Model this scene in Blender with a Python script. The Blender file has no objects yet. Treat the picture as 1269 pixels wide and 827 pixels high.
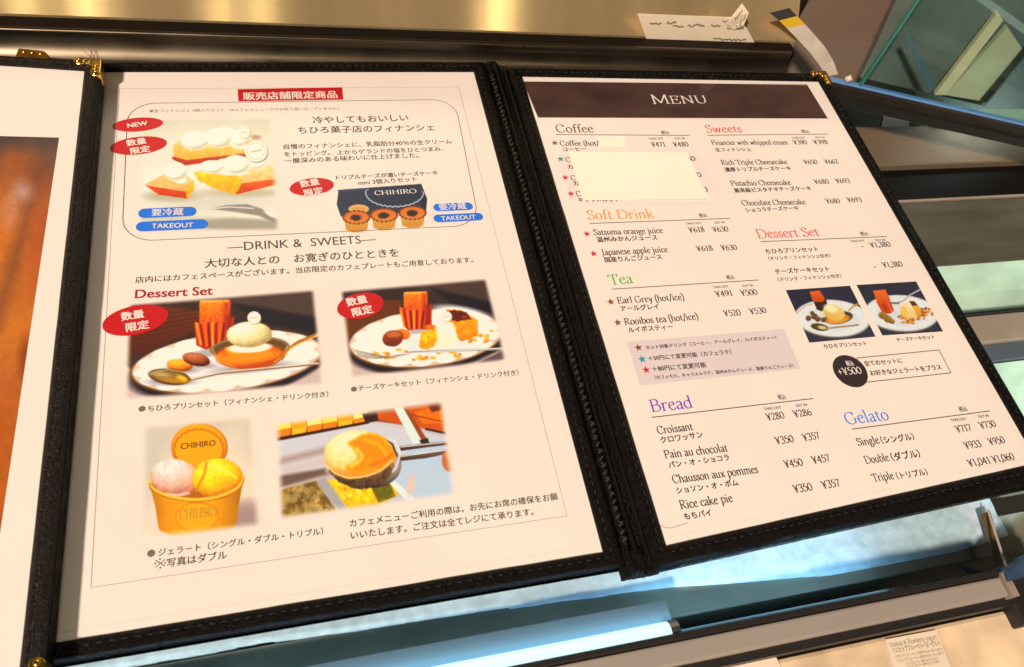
import bpy, math, random
import numpy as np
from mathutils import Vector, Matrix
random.seed(7)
SC = bpy.context.scene
COL = SC.collection

# ------------------------------------------------------------------ camera, world, lamps, exposure
# page frame: x along the menu, y up the menu, z off the paper; metres (an A4 sheet is 0.297 high)
S = 0.934
F = 990.0                                   # focal length in photo pixels, photo 1269 x 827
RP = np.array([[0.96295779, 0.20662387, -0.17325953],
               [-0.0841408, 0.84069178, 0.53493707],
               [0.25618863, -0.50054362, 0.8269362]])
TP = np.array([-0.129222, -0.1482269, 0.48230769]) * S
FLIP = np.diag([1.0, -1.0, -1.0])
RW = RP @ FLIP                              # world -> camera (x right, y down, z forward)
CW = -(RW.T @ TP)                           # camera position
def at(px, py, z=0.0):                      # photo pixel -> point on the level plane z
    r = RW.T @ np.array([px - 634.5, py - 413.5, F])
    return CW + r * ((z - CW[2]) / r[2])
def proj(P):                                # points -> photo pixels
    q = (np.asarray(P) - CW) @ RW.T
    return q[:, 0] / q[:, 2] * F + 634.5, q[:, 1] / q[:, 2] * F + 413.5

cam = bpy.data.objects.new('camera', bpy.data.cameras.new('camera'))
COL.objects.link(cam)
m = np.eye(4); m[:3, 0] = RW[0]; m[:3, 1] = -RW[1]; m[:3, 2] = -RW[2]; m[:3, 3] = CW
cam.matrix_world = Matrix(m.tolist())
cam.data.sensor_width = 36.0
cam.data.lens = F / 1269.0 * 36.0
cam.data.clip_start = 0.01; cam.data.clip_end = 50
cam.data.dof.use_dof = True
cam.data.dof.focus_distance = 0.425
cam.data.dof.aperture_fstop = 22.0
SC.camera = cam

W = bpy.data.worlds.new('World'); SC.world = W; W.use_nodes = True
W.node_tree.nodes['Background'].inputs[0].default_value = (1.0, 0.80, 0.60, 1)
W.node_tree.nodes['Background'].inputs[1].default_value = 0.035

def lamp(name, loc, target, size, watts, col, sizey=None):
    l = bpy.data.lights.new(name, 'AREA'); l.energy = watts; l.color = col; l.size = size
    if sizey: l.shape = 'RECTANGLE'; l.size_y = sizey
    o = bpy.data.objects.new(name, l); COL.objects.link(o); o.location = loc
    o.rotation_euler = (Vector(target) - Vector(loc)).to_track_quat('-Z', 'Y').to_euler()
    return o
lamp('ceiling_lamp_key', (-3.5, -3.5, 5.0), (0.1, -0.14, 0), 0.42, 735, (1.0, 0.765, 0.605))
lamp('fill_lamp', (1.9, -0.5, 2.6), (0.1, -0.14, 0), 0.9, 4, (1.0, 0.74, 0.62))  # soft fill added from the right to even out the pages
lamp('back_reflection_lamp', (0.1, 2.6, 1.7), (0.1, 0.0, 0), 0.7, 26, (1.0, 0.80, 0.55), 0.25)  # added at the back to reflect in the ledge and heading band
for k, (x_, w_) in enumerate(((-1.02, 1.0), (-.81, 1.5), (-.34, .9), (-.19, .9), (.74, 1.8))): lamp('ceiling_spot', (x_, -1.9, 2.2), (.1, .06, 0), .05, w_, (1.0, .82, .50))
SC.view_settings.view_transform = 'Standard'
SC.view_settings.look = 'None'
SC.view_settings.exposure = 0.0
SC.view_settings.gamma = 1.0

# ------------------------------------------------------------------ helpers
def lin(c):
    c = np.asarray(c, float) / 255.0
    return np.where(c <= 0.04045, c / 12.92, ((c + 0.055) / 1.055) ** 2.4)
PAGE_ALB = np.array([0.80, 0.775, 0.75])
PAGE_SEEN = np.array([252, 221, 195])
KINK = PAGE_ALB / lin(PAGE_SEEN)            # a colour as the warm light shows it -> the ink's own colour
def ink(c): return np.clip(lin(c) * KINK, 0.004, 0.9)

def nd(nt, t, **kw):
    n = nt.nodes.new(t)
    for k, v in kw.items(): setattr(n, k, v)
    return n
def mat(name, col, rough=0.5, metal=0.0, spec=0.5, coat=0.0, coat_rough=0.1, bump=None, var=None, rvar=None, emit=None):
    """bump=(scale, strength, kind, stretch), var=(scale, amount, stretch), rvar=(scale, amount)"""
    M = bpy.data.materials.new(name); M.use_nodes = True; nt = M.node_tree
    b = nt.nodes['Principled BSDF']
    b.inputs['Base Color'].default_value = (*col[:3], 1); b.inputs['Roughness'].default_value = rough
    b.inputs['Metallic'].default_value = metal; b.inputs['Specular IOR Level'].default_value = spec
    b.inputs['Coat Weight'].default_value = coat; b.inputs['Coat Roughness'].default_value = coat_rough
    tc = nd(nt, 'ShaderNodeTexCoord')
    def mapped(st):
        mp = nd(nt, 'ShaderNodeMapping'); mp.inputs['Scale'].default_value = st
        nt.links.new(tc.outputs['Object'], mp.inputs['Vector']); return mp.outputs[0]
    if var:
        n = nd(nt, 'ShaderNodeTexNoise'); n.inputs['Scale'].default_value = var[0]; n.inputs['Detail'].default_value = 5
        nt.links.new(mapped(var[2] if len(var) > 2 else (1, 1, 1)), n.inputs['Vector'])
        r = nd(nt, 'ShaderNodeMapRange'); r.inputs[1].default_value = 0.3; r.inputs[2].default_value = 0.7
        r.inputs[3].default_value = 1 - var[1]; r.inputs[4].default_value = 1 + var[1]
        nt.links.new(n.outputs[0], r.inputs[0])
        x = nd(nt, 'ShaderNodeMix', data_type='RGBA', blend_type='MULTIPLY'); x.inputs[0].default_value = 1
        x.inputs[6].default_value = (*col[:3], 1); nt.links.new(r.outputs[0], x.inputs[7])
        nt.links.new(x.outputs[2], b.inputs['Base Color'])
    if rvar:
        n = nd(nt, 'ShaderNodeTexNoise'); n.inputs['Scale'].default_value = rvar[0]; n.inputs['Detail'].default_value = 6
        nt.links.new(tc.outputs['Object'], n.inputs['Vector'])
        r = nd(nt, 'ShaderNodeMapRange'); r.inputs[1].default_value = 0.3; r.inputs[2].default_value = 0.7
        r.inputs[3].default_value = max(0.02, rough - rvar[1]); r.inputs[4].default_value = rough + rvar[1]
        nt.links.new(n.outputs[0], r.inputs[0]); nt.links.new(r.outputs[0], b.inputs['Roughness'])
    if bump:
        sc, stg, kind = bump[:3]; st = bump[3] if len(bump) > 3 else (1, 1, 1)
        if kind == 'noise':
            n = nd(nt, 'ShaderNodeTexNoise'); n.inputs['Detail'].default_value = 4
        else:
            n = nd(nt, 'ShaderNodeTexVoronoi'); n.feature = 'F1'
        n.inputs['Scale'].default_value = sc
        nt.links.new(mapped(st), n.inputs['Vector'])
        bp = nd(nt, 'ShaderNodeBump'); bp.inputs['Strength'].default_value = stg; bp.inputs['Distance'].default_value = 0.0004
        nt.links.new(n.outputs[0], bp.inputs['Height']); nt.links.new(bp.outputs[0], b.inputs['Normal'])
        if kind == 'noise' and sc >= 600: bp.inputs['Distance'].default_value = 0.0012
    if emit:
        b.inputs['Emission Color'].default_value = (*emit[0], 1); b.inputs['Emission Strength'].default_value = emit[1]
    return M

def mesh(name, V, Fc, material, parent=None, smooth=False):
    me = bpy.data.meshes.new(name); me.from_pydata([tuple(map(float, v)) for v in V], [], Fc)
    mats = material if isinstance(material, list) else [material]
    for x in mats: me.materials.append(x)
    if smooth:
        for p in me.polygons: p.use_smooth = True
    o = bpy.data.objects.new(name, me); COL.objects.link(o)
    if parent: o.parent = parent
    return o
def tag(o, label=None, cat=None, group=None, kind=None):
    if label: o['label'] = label
    if cat: o['category'] = cat
    if group: o['group'] = group
    if kind: o['kind'] = kind
    return o
def thing(name, label, cat, group=None, loc=(0, 0, 0)):
    o = bpy.data.objects.new(name, None); COL.objects.link(o); o.empty_display_size = 0.02
    o.location = loc
    return tag(o, label, cat, group)

class MB:
    def __init__(s): s.v = []; s.f = []; s.mi = []
    def add(s, V, Fc, mi=0):
        o = len(s.v); s.v += [tuple(map(float, v)) for v in V]; s.f += [[i + o for i in f] for f in Fc]; s.mi += [mi] * len(Fc)
    def box(s, x0, x1, y0, y1, z0, z1, M=None, mi=0):
        V = np.array([(x, y, z) for z in (z0, z1) for y in (y0, y1) for x in (x0, x1)], float)
        if M is not None: V = V @ M[:3, :3].T + M[:3, 3]
        s.add(V, [[0, 2, 3, 1], [4, 5, 7, 6], [0, 1, 5, 4], [2, 6, 7, 3], [0, 4, 6, 2], [1, 3, 7, 5]], mi)
    def prism(s, pts, z0, z1, mi=0):
        n = len(pts)
        V = [(p[0], p[1], z0) for p in pts] + [(p[0], p[1], z1) for p in pts]
        s.add(V, [list(range(n))[::-1], list(range(n, 2 * n))] + [[i, (i + 1) % n, n + (i + 1) % n, n + i] for i in range(n)], mi)
    def flat(s, pts, z, mi=0): s.add([(p[0], p[1], z) for p in pts], [list(range(len(pts)))], mi)
    def tube(s, P, r, n=8, mi=0):
        P = [np.asarray(p, float) for p in P]; V = []; Fc = []
        for i, p in enumerate(P):
            d = P[min(i + 1, len(P) - 1)] - P[max(i - 1, 0)]; d = d / (np.linalg.norm(d) + 1e-12)
            a = np.cross(d, (0, 0, 1) if abs(d[2]) < 0.9 else (1, 0, 0)); a /= np.linalg.norm(a); b = np.cross(d, a)
            rr = r[i] if hasattr(r, '__len__') else r
            for k in range(n): t = 2 * math.pi * k / n; V.append(p + rr * (math.cos(t) * a + math.sin(t) * b))
        for i in range(len(P) - 1):
            for k in range(n): Fc.append([i * n + k, i * n + (k + 1) % n, (i + 1) * n + (k + 1) % n, (i + 1) * n + k])
        Fc += [list(range(n))[::-1], list(range((len(P) - 1) * n, len(P) * n))]
        s.add(V, Fc, mi)
    def build(s, name, material, parent=None, smooth=False):
        o = mesh(name, s.v, s.f, material, parent, smooth)
        if any(s.mi): o.data.polygons.foreach_set('material_index', s.mi)
        return o
def bevel(o, w=0.001, n=2):
    b = o.modifiers.new('bevel', 'BEVEL'); b.width = w; b.segments = n; b.limit_method = 'ANGLE'
    return o

# value noise in numpy, for the prints
def _h(i, j, s):
    v = np.sin(i * 127.1 + j * 311.7 + s * 74.7) * 43758.5453
    return v - np.floor(v)
def noise(X, Y, sc, seed=0):
    x = X / sc; y = Y / sc; i = np.floor(x); j = np.floor(y); u = x - i; v = y - j
    u = u * u * (3 - 2 * u); v = v * v * (3 - 2 * v)
    return (_h(i, j, seed) * (1 - u) + _h(i + 1, j, seed) * u) * (1 - v) + (_h(i, j + 1, seed) * (1 - u) + _h(i + 1, j + 1, seed) * u) * v
def fbm(X, Y, sc, seed=0): return (noise(X, Y, sc, seed) * .5 + noise(X, Y, sc / 2, seed + 1) * .3 + noise(X, Y, sc / 4, seed + 2) * .2) - .5

# ------------------------------------------------------------------ a pen-drawn old-style serif
GL = {
'a': (.41, "c .07 .35 .12 .43 .21 .45 .28 .41 .30 .30;l .30 .34 .30 .08;c .30 .08 .33 .01 .40 .03;c .30 .26 .18 .24 .07 .17 .06 .08 .12 .01 .21 .03 .30 .12"),
'b': (.47, "l .10 .72 .10 .03;l .03 .70 .10 .73;c .10 .36 .20 .45 .31 .44 .41 .34 .42 .22 .38 .09 .28 .0 .18 .01 .10 .07"),
'c': (.40, "c .35 .36 .29 .44 .20 .45 .09 .36 .06 .22 .10 .08 .20 .0 .30 .02 .36 .10;d .33 .36 .035"),
'd': (.49, "l .38 .72 .38 .04;l .30 .70 .38 .73;l .38 .02 .47 .03;c .38 .37 .28 .45 .17 .43 .07 .32 .06 .20 .11 .06 .20 .0 .30 .03 .38 .11"),
'e': (.42, "l .07 .26 .35 .29;c .35 .29 .32 .41 .22 .45 .11 .39 .06 .23 .10 .08 .21 .0 .31 .03 .37 .11"),
'f': (.30, "c .33 .66 .28 .73 .20 .70 .15 .58 .14 .44;l .14 .46 .14 .02;s .15 .01 .1;l .04 .43 .27 .43"),
'g': (.44, "c .30 .41 .20 .45 .10 .39 .08 .29 .14 .20 .23 .19 .32 .26 .32 .37 .24 .44;l .30 .42 .43 .43;c .15 .20 .08 .13 .12 .07 .26 .04 .37 -.02 .38 -.13 .28 -.22 .14 -.21 .06 -.13 .10 -.03 .18 .03"),
'h': (.50, "l .10 .72 .10 .02;l .03 .70 .10 .73;s .10 .01 .08;c .10 .34 .20 .44 .31 .44 .37 .35 .38 .25;l .38 .27 .38 .02;s .38 .01 .08"),
'i': (.26, "l .13 .44 .13 .02;l .05 .41 .13 .45;s .13 .01 .08;d .12 .62 .045"),
'j': (.25, "l .14 .44 .14 -.08;l .06 .41 .14 .45;c .14 -.06 .12 -.18 .04 -.23 -.03 -.20;d .13 .62 .045"),
'k': (.48, "l .10 .72 .10 .02;l .03 .70 .10 .73;s .10 .01 .08;l .12 .20 .36 .42;s .37 .43 .07;l .20 .27 .40 .03;s .42 .01 .07"),
'l': (.26, "l .13 .72 .13 .02;l .05 .70 .13 .73;s .13 .01 .08"),
'm': (.76, "l .10 .44 .10 .02;l .03 .41 .10 .45;s .10 .01 .08;c .10 .34 .20 .44 .30 .44 .36 .35 .37 .25;l .37 .27 .37 .02;s .37 .01 .07;c .37 .34 .47 .44 .57 .44 .63 .35 .64 .25;l .64 .27 .64 .02;s .64 .01 .08"),
'n': (.50, "l .10 .44 .10 .02;l .03 .41 .10 .45;s .10 .01 .08;c .10 .34 .20 .44 .31 .44 .37 .35 .38 .25;l .38 .27 .38 .02;s .38 .01 .08"),
'o': (.47, "c .23 .45 .11 .39 .06 .23 .11 .06 .23 .0 .35 .06 .41 .22 .36 .38 .23 .45"),
'p': (.48, "l .10 .44 .10 -.22;l .03 .41 .10 .45;s .10 -.23 .08;c .10 .36 .20 .45 .31 .44 .41 .34 .42 .22 .38 .09 .28 .0 .18 .01 .10 .07"),
'r': (.36, "l .10 .44 .10 .02;l .03 .41 .10 .45;s .11 .01 .09;c .10 .32 .18 .42 .27 .45 .33 .42;d .31 .41 .035"),
's': (.34, "c .28 .36 .23 .44 .14 .44 .08 .36 .12 .28 .22 .22 .28 .13 .24 .03 .15 .0 .07 .05 .05 .12"),
't': (.31, "c .14 .56 .13 .40 .13 .15 .15 .03 .22 .01 .29 .06;l .03 .42 .28 .43"),
'u': (.50, "l .03 .42 .10 .44;c .10 .44 .10 .20 .13 .05 .21 .01 .31 .05 .38 .14;l .38 .44 .38 .04;l .31 .42 .38 .44;l .38 .02 .47 .03"),
'v': (.46, "s .08 .43 .07;l .08 .43 .23 .01;l .23 .01 .38 .43;s .38 .43 .06"),
'w': (.66, "s .08 .43 .07;l .08 .43 .21 .01;l .21 .01 .33 .42;l .33 .42 .46 .01;l .46 .01 .58 .43;s .58 .43 .06"),
'x': (.46, "l .08 .43 .38 .02;s .09 .43 .07;s .38 .01 .07;l .37 .43 .08 .02;s .37 .43 .06;s .09 .01 .06"),
'y': (.46, "s .08 .43 .07;l .08 .43 .24 .02;c .38 .43 .28 .12 .20 -.12 .11 -.22 .04 -.20;s .38 .43 .06"),
'A': (.68, "l .33 .69 .10 .02;l .33 .69 .56 .02;s .10 .01 .09;s .57 .01 .10;l .18 .24 .47 .24"),
'B': (.60, "l .13 .67 .13 .02;c .05 .67 .22 .68 .38 .67 .46 .58 .44 .44 .32 .37 .13 .36;c .13 .36 .34 .37 .50 .31 .53 .19 .46 .06 .30 .01 .05 .01"),
'C': (.66, "c .57 .53 .50 .65 .36 .69 .20 .64 .08 .48 .07 .27 .16 .09 .33 .0 .48 .04 .59 .16;l .57 .66 .57 .50"),
'D': (.72, "l .13 .67 .13 .02;c .04 .67 .24 .68 .45 .65 .60 .52 .65 .34 .60 .15 .45 .03 .24 .0 .04 .01"),
'E': (.60, "l .13 .67 .13 .02;l .04 .67 .50 .67;l .04 .01 .53 .01;l .13 .36 .40 .36;l .50 .67 .50 .54;l .54 .15 .53 .01;l .40 .43 .40 .28"),
'F': (.54, "l .13 .67 .13 .02;l .04 .67 .49 .67;s .14 .01 .11;l .13 .36 .38 .36;l .49 .67 .49 .53;l .38 .43 .38 .28"),
'G': (.72, "c .57 .54 .50 .65 .36 .69 .20 .64 .08 .48 .07 .27 .16 .09 .33 .0 .48 .03 .59 .10;l .57 .66 .57 .51;l .59 .28 .59 .05;s .60 .29 .10"),
'H': (.74, "l .13 .67 .13 .02;s .13 .67 .10;s .13 .01 .10;l .60 .67 .60 .02;s .60 .67 .10;s .60 .01 .10;l .13 .36 .60 .36"),
'&': (.70, "c .60 .02 .40 .22 .24 .46 .22 .60 .32 .68 .42 .60 .38 .46 .18 .32 .08 .18 .14 .04 .28 .0 .46 .10 .56 .30 .60 .40;s .60 .41 .08"),
'I': (.32, "l .16 .67 .16 .02;s .16 .67 .10;s .16 .01 .10"),
'J': (.34, "l .18 .67 .18 .05;s .18 .67 .10;c .18 .08 .14 -.10 .04 -.14 -.02 -.10"),
'K': (.66, "l .13 .67 .13 .02;s .13 .67 .10;s .13 .01 .10;l .14 .30 .50 .66;s .52 .67 .08;l .26 .41 .56 .03;s .58 .01 .09"),
'M': (.84, "l .12 .67 .10 .02;s .10 .01 .08;s .10 .67 .07;l .12 .67 .41 .06;l .41 .06 .70 .67;l .71 .67 .73 .02;s .74 .01 .10;s .73 .67 .07"),
'N': (.74, "l .12 .67 .12 .02;s .12 .01 .09;s .09 .67 .08;l .12 .67 .60 .02;l .60 .67 .60 .02;s .60 .67 .09"),
'O': (.74, "c .37 .69 .20 .63 .07 .47 .07 .24 .18 .07 .37 .0 .55 .06 .67 .23 .67 .46 .55 .63 .37 .69"),
'P': (.56, "l .13 .67 .13 .02;s .14 .01 .11;c .04 .67 .24 .68 .40 .66 .50 .55 .48 .41 .36 .32 .14 .32"),
'R': (.63, "l .13 .67 .13 .02;s .14 .01 .10;c .04 .67 .24 .68 .40 .66 .48 .56 .46 .44 .34 .36 .14 .35;l .27 .35 .55 .02;s .57 .01 .08"),
'S': (.48, "c .40 .54 .34 .65 .22 .69 .11 .63 .09 .51 .18 .41 .32 .33 .42 .22 .38 .07 .24 .0 .12 .03 .05 .14;l .40 .66 .40 .53;l .05 .02 .05 .15"),
'T': (.62, "l .31 .67 .31 .02;s .31 .01 .11;l .04 .67 .58 .67;l .04 .67 .04 .54;l .58 .67 .58 .54"),
'U': (.72, "c .12 .67 .12 .25 .17 .08 .34 .0 .51 .07 .58 .25 .58 .67;s .12 .67 .10;s .58 .67 .09"),
'0': (.47, "c .23 .60 .12 .54 .06 .40 .06 .20 .12 .06 .23 .0 .34 .06 .41 .20 .41 .40 .34 .54 .23 .60"),
'1': (.38, "l .20 .60 .20 .02;l .09 .52 .20 .60;s .20 .01 .11"),
'2': (.46, "c .07 .46 .12 .57 .23 .60 .34 .54 .36 .43 .28 .28 .16 .14 .06 .03;l .05 .02 .39 .02;l .39 .02 .42 .12"),
'3': (.45, "c .08 .50 .15 .59 .26 .60 .35 .53 .34 .42 .25 .34 .17 .33;c .17 .33 .30 .32 .39 .22 .37 .10 .26 .0 .14 .0 .05 .08"),
'4': (.47, "l .31 .60 .31 .02;s .31 .01 .09;l .31 .60 .05 .19;l .04 .19 .43 .19"),
'5': (.45, "l .13 .59 .37 .59;l .13 .59 .11 .34;c .11 .34 .22 .38 .34 .33 .39 .20 .34 .07 .22 .0 .12 .01 .05 .08"),
'6': (.47, "c .37 .58 .25 .55 .13 .43 .07 .26 .09 .09 .20 .0 .32 .03 .40 .15 .38 .28 .27 .36 .16 .32 .09 .22"),
'7': (.45, "l .06 .58 .40 .58;l .06 .58 .05 .48;c .40 .58 .30 .38 .21 .18 .18 .0"),
'8': (.47, "c .23 .60 .12 .55 .10 .45 .18 .35 .33 .26 .39 .14 .32 .02 .20 .0 .09 .06 .08 .17 .16 .28 .30 .36 .36 .47 .31 .57 .23 .60"),
'9': (.47, "c .09 .02 .22 .06 .34 .17 .40 .34 .38 .50 .27 .60 .15 .57 .07 .45 .09 .32 .20 .24 .31 .28 .38 .38"),
'\u00a5': (.56, "l .06 .59 .27 .32;l .50 .59 .27 .32;l .27 .32 .27 .02;s .27 .01 .11;s .08 .60 .08;s .48 .60 .07;l .10 .30 .45 .30;l .10 .19 .45 .19"),
',': (.20, "d .10 .04 .05;c .12 .03 .12 -.06 .06 -.13"),
'-': (.32, "l .05 .24 .27 .24"),
'+': (.50, "l .06 .28 .44 .28;l .25 .47 .25 .09"),
'(': (.28, "c .24 .76 .13 .62 .08 .36 .08 .18 .13 -.06 .24 -.20"),
')': (.28, "c .04 .76 .15 .62 .20 .36 .20 .18 .15 -.06 .04 -.20"),
'/': (.34, "l .32 .74 .04 -.12"),
' ': (.26, ""),
}
def _cr(P, k=5):
    P = np.array(P); n = len(P)
    if n < 3: return P
    closed = np.allclose(P[0], P[-1]); out = []
    for i in range(n - 1):
        p0 = P[i - 1] if i > 0 else (P[-2] if closed else 2 * P[0] - P[1])
        p3 = P[i + 2] if i + 2 < n else (P[1] if closed else 2 * P[-1] - P[-2])
        for t in np.arange(k) / k:
            out.append(.5 * ((2 * P[i]) + (-p0 + P[i + 1]) * t + (2 * p0 - 5 * P[i] + 4 * P[i + 1] - p3) * t * t + (-p0 + 3 * P[i] - 3 * P[i + 1] + p3) * t ** 3))
    out.append(P[-1]); return np.array(out)
_gc = {}
def glyph(ch, heavy):
    if (ch, heavy) in _gc: return _gc[ch, heavy]
    adv, d = GL[ch]; a, b, ph = .040 * heavy, .0165 * heavy, math.radians(14)
    R2 = np.array([[math.cos(ph), -math.sin(ph)], [math.sin(ph), math.cos(ph)]])
    M2 = R2 @ np.diag([a * a, b * b]) @ R2.T
    V = []; Fc = []; Z = []
    for k, st in enumerate([x for x in d.split(';') if x.strip()]):
        t = st.split(); w = [float(q) for q in t[1:]]; o = len(V)
        if t[0] == 'd':
            for q in range(10): V.append((w[0] + w[2] * heavy * math.cos(q * .6283), w[1] + w[2] * heavy * math.sin(q * .6283))); Z.append(k)
            Fc.append(list(range(o, o + 10))); continue
        if t[0] == 's':
            x, y, hw = w; th = .017 * heavy
            V += [(x - hw, y - th), (x + hw, y - th), (x + hw * .96, y + th * .8), (x - hw * .96, y + th)]; Z += [k] * 4
            Fc.append([o, o + 1, o + 2, o + 3]); continue
        P = np.array(w).reshape(-1, 2)
        if t[0] == 'c': P = _cr(P)
        T = np.gradient(P, axis=0); T /= np.linalg.norm(T, axis=1)[:, None] + 1e-9
        if np.allclose(P[0], P[-1]): T[0] = T[-1] = (T[0] + T[-1]) / np.linalg.norm(T[0] + T[-1])
        N = np.stack([-T[:, 1], T[:, 0]], 1); MN = N @ M2; sup = MN / np.sqrt((MN * N).sum(1))[:, None]
        for p, q in zip(P, sup): V += [tuple(p + q), tuple(p - q)]; Z += [k, k]
        Fc += [[o + 2 * i, o + 2 * i + 1, o + 2 * i + 3, o + 2 * i + 2] for i in range(len(P) - 1)]
    _gc[ch, heavy] = (adv, np.array(V).reshape(-1, 2), Fc, np.array(Z, float))
    return _gc[ch, heavy]
def serif(txt, heavy=1.0, track=0.0, small=None):
    V = []; Fc = []; Z = []; x = 0.0; o = 0
    for i, ch in enumerate(txt):
        adv, v, f, z = glyph(ch, heavy); k = small if (small and i > 0) else 1.0
        if len(v): V.append(v * k + [x, 0]); Z.append(z); Fc += [[q + o for q in ff] for ff in f]; o += len(v)
        x += adv * k + track
    return np.concatenate(V), Fc, np.concatenate(Z)
def sans(txt, fat=0.0):                     # Blender's own built-in font (with its CJK fallback), turned into mesh
    c = bpy.data.curves.new('t', 'FONT'); c.body = txt; c.resolution_u = 3
    o = bpy.data.objects.new('t', c); COL.objects.link(o)
    dg = bpy.context.evaluated_depsgraph_get(); dg.update(); e = o.evaluated_get(dg); me = e.to_mesh()
    V = np.zeros(len(me.vertices) * 3); me.vertices.foreach_get('co', V)
    Fc = [list(p.vertices) for p in me.polygons]; e.to_mesh_clear()
    bpy.data.objects.remove(o); bpy.data.curves.remove(c)
    V = V.reshape(-1, 3)[:, :2]; n = len(V)
    if not fat: return V, Fc, np.zeros(n)
    sh = [(-1, -.6), (1, -.6), (-1, .6), (1, .6)]       # bold: overprint with small shifts
    return (np.concatenate([V + np.array(q) * fat for q in sh]), [[i + k * n for i in f] for k in range(4) for f in Fc],
            np.repeat(np.arange(4.0), n))
ZT = 0.00012
class Print:
    """collects lettering and rules that one ink prints on a sheet"""
    def __init__(s): s.mb = MB()
    def put(s, g, p0, p1, size=None, z=ZT, mi=0, zp=0.0):
        V, Fc, Z = g; A = at(*p0, zp)[:2]; B = at(*p1, zp)[:2]; d = B - A; L = np.linalg.norm(d); u = d / L; n = np.array([-u[1], u[0]])
        x0, x1 = V[:, 0].min(), V[:, 0].max(); kx = L / (x1 - x0); ky = size if size else kx
        Q = A + np.outer((V[:, 0] - x0) * kx, u) + np.outer(V[:, 1] * ky, n)
        s.mb.add([(q[0], q[1], zp + z + zz * 2e-6) for q, zz in zip(Q, Z)], Fc, mi)
    def line(s, p0, p1, w=0.00025, z=ZT, mi=0, zp=0.0):
        A = at(*p0, zp)[:2]; B = at(*p1, zp)[:2]; s.seg(A, B, w, zp + z, mi)
    def seg(s, A, B, w, z, mi=0):
        A = np.asarray(A); B = np.asarray(B); d = (B - A) / np.linalg.norm(B - A); n = np.array([-d[1], d[0]]) * w / 2
        s.mb.flat([A - n, B - n, B + n, A + n], z, mi)
    def path(s, P, w, z=ZT, mi=0, closed=True):
        P = np.asarray(P, float); T = (np.roll(P, -1, 0) - np.roll(P, 1, 0)) if closed else np.gradient(P, axis=0)
        T /= np.linalg.norm(T, axis=1)[:, None]; N = np.stack([-T[:, 1], T[:, 0]], 1) * w / 2; n = len(P)
        V = [(*(p + q), z) for p, q in zip(P, N)] + [(*(p - q), z) for p, q in zip(P, N)]
        s.mb.add(V, [[i, (i + 1) % n, n + (i + 1) % n, n + i] for i in range(n if closed else n - 1)], mi)
    def ellipse(s, c, rx, ry, ang, z=ZT, mi=0, n=48, zp=0.0):
        C = at(*c, zp)[:2]; t = np.linspace(0, 2 * np.pi, n, endpoint=False); x = rx * np.cos(t); y = ry * np.sin(t); ca, sa = math.cos(ang), math.sin(ang)
        s.mb.flat(np.stack([C[0] + x * ca - y * sa, C[1] + x * sa + y * ca], 1), zp + z, mi)
    def pill(s, c, hw, hh, ang=0, z=ZT, mi=0):
        C = at(*c)[:2]; t = np.linspace(-np.pi / 2, np.pi / 2, 12); r = hh
        x = np.concatenate([hw - r + r * np.cos(t), -(hw - r) - r * np.cos(t)]); y = np.concatenate([r * np.sin(t), -r * np.sin(t)])
        ca, sa = math.cos(ang), math.sin(ang); s.mb.flat(np.stack([C[0] + x * ca - y * sa, C[1] + x * sa + y * ca], 1), z, mi)
    def star(s, c, r, z=ZT, mi=0):
        C = at(*c)[:2]; V = [(C[0], C[1], z)]
        for k in range(10): a = math.pi / 2 + k * math.pi / 5; q = r if k % 2 == 0 else r * .42; V.append((C[0] + q * math.cos(a), C[1] + q * math.sin(a), z))
        s.mb.add(V, [[0, 1 + k, 1 + (k + 1) % 10] for k in range(10)], mi)
    def build(s, name, material, parent): return s.mb.build(name, material, parent)

# ------------------------------------------------------------------ materials
M_page = mat('page_paper', PAGE_ALB, 0.55, coat=0.25, coat_rough=0.22, bump=(9, .35, 'noise'), var=(9, .03))
for n_ in M_page.node_tree.nodes:
    if n_.type == 'BUMP': n_.inputs['Distance'].default_value = .004
M_black = mat('print_black', (0.018, 0.014, 0.012), 0.5)
M_grey = mat('print_grey', (0.05, 0.043, 0.04), 0.5)
M_rule = mat('print_rule_grey', (0.36, 0.34, 0.32), 0.5)
M_white = mat('print_white', (0.80, 0.77, 0.75), 0.5)
def inkmat(n, c): return mat('print_' + n, ink(c), 0.5)
M_red = inkmat('red', (206, 14, 22)); M_blue = inkmat('blue', (20, 112, 205)); M_dred = inkmat('dark_red', (178, 16, 22))
M_leather = mat('black_leather', (0.003, 0.0026, 0.0025), 0.27, spec=0.13, bump=(1300, 1.0, 'noise'), rvar=(60, .08), var=(500, .5))
M_leather2 = mat('black_leather_rough', (0.003, 0.0026, 0.0025), 0.27, spec=.12, bump=(1000, 1.0, 'noise'), rvar=(80, .08))
M_pvc = mat('dark_piping', (0.010, 0.009, 0.009), 0.30, spec=0.5, rvar=(100, .1))
M_thread = mat('dark_thread', (0.035, 0.029, 0.024), 0.6, bump=(3000, .5, 'noise'))
M_gold = mat('brass', (0.72, 0.46, 0.09), 0.26, metal=1.0, bump=(260, .12, 'noise'), rvar=(200, .08), var=(150, .15))
M_sticker = mat('white_sticker', (0.88, 0.90, 0.80), 0.6, var=(30, .015))
M_tape = mat('tape', (0.70, 0.66, 0.62), 0.22, coat=0.4)
M_hair = mat('hair', (0.10, 0.06, 0.04), 0.6)

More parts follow.
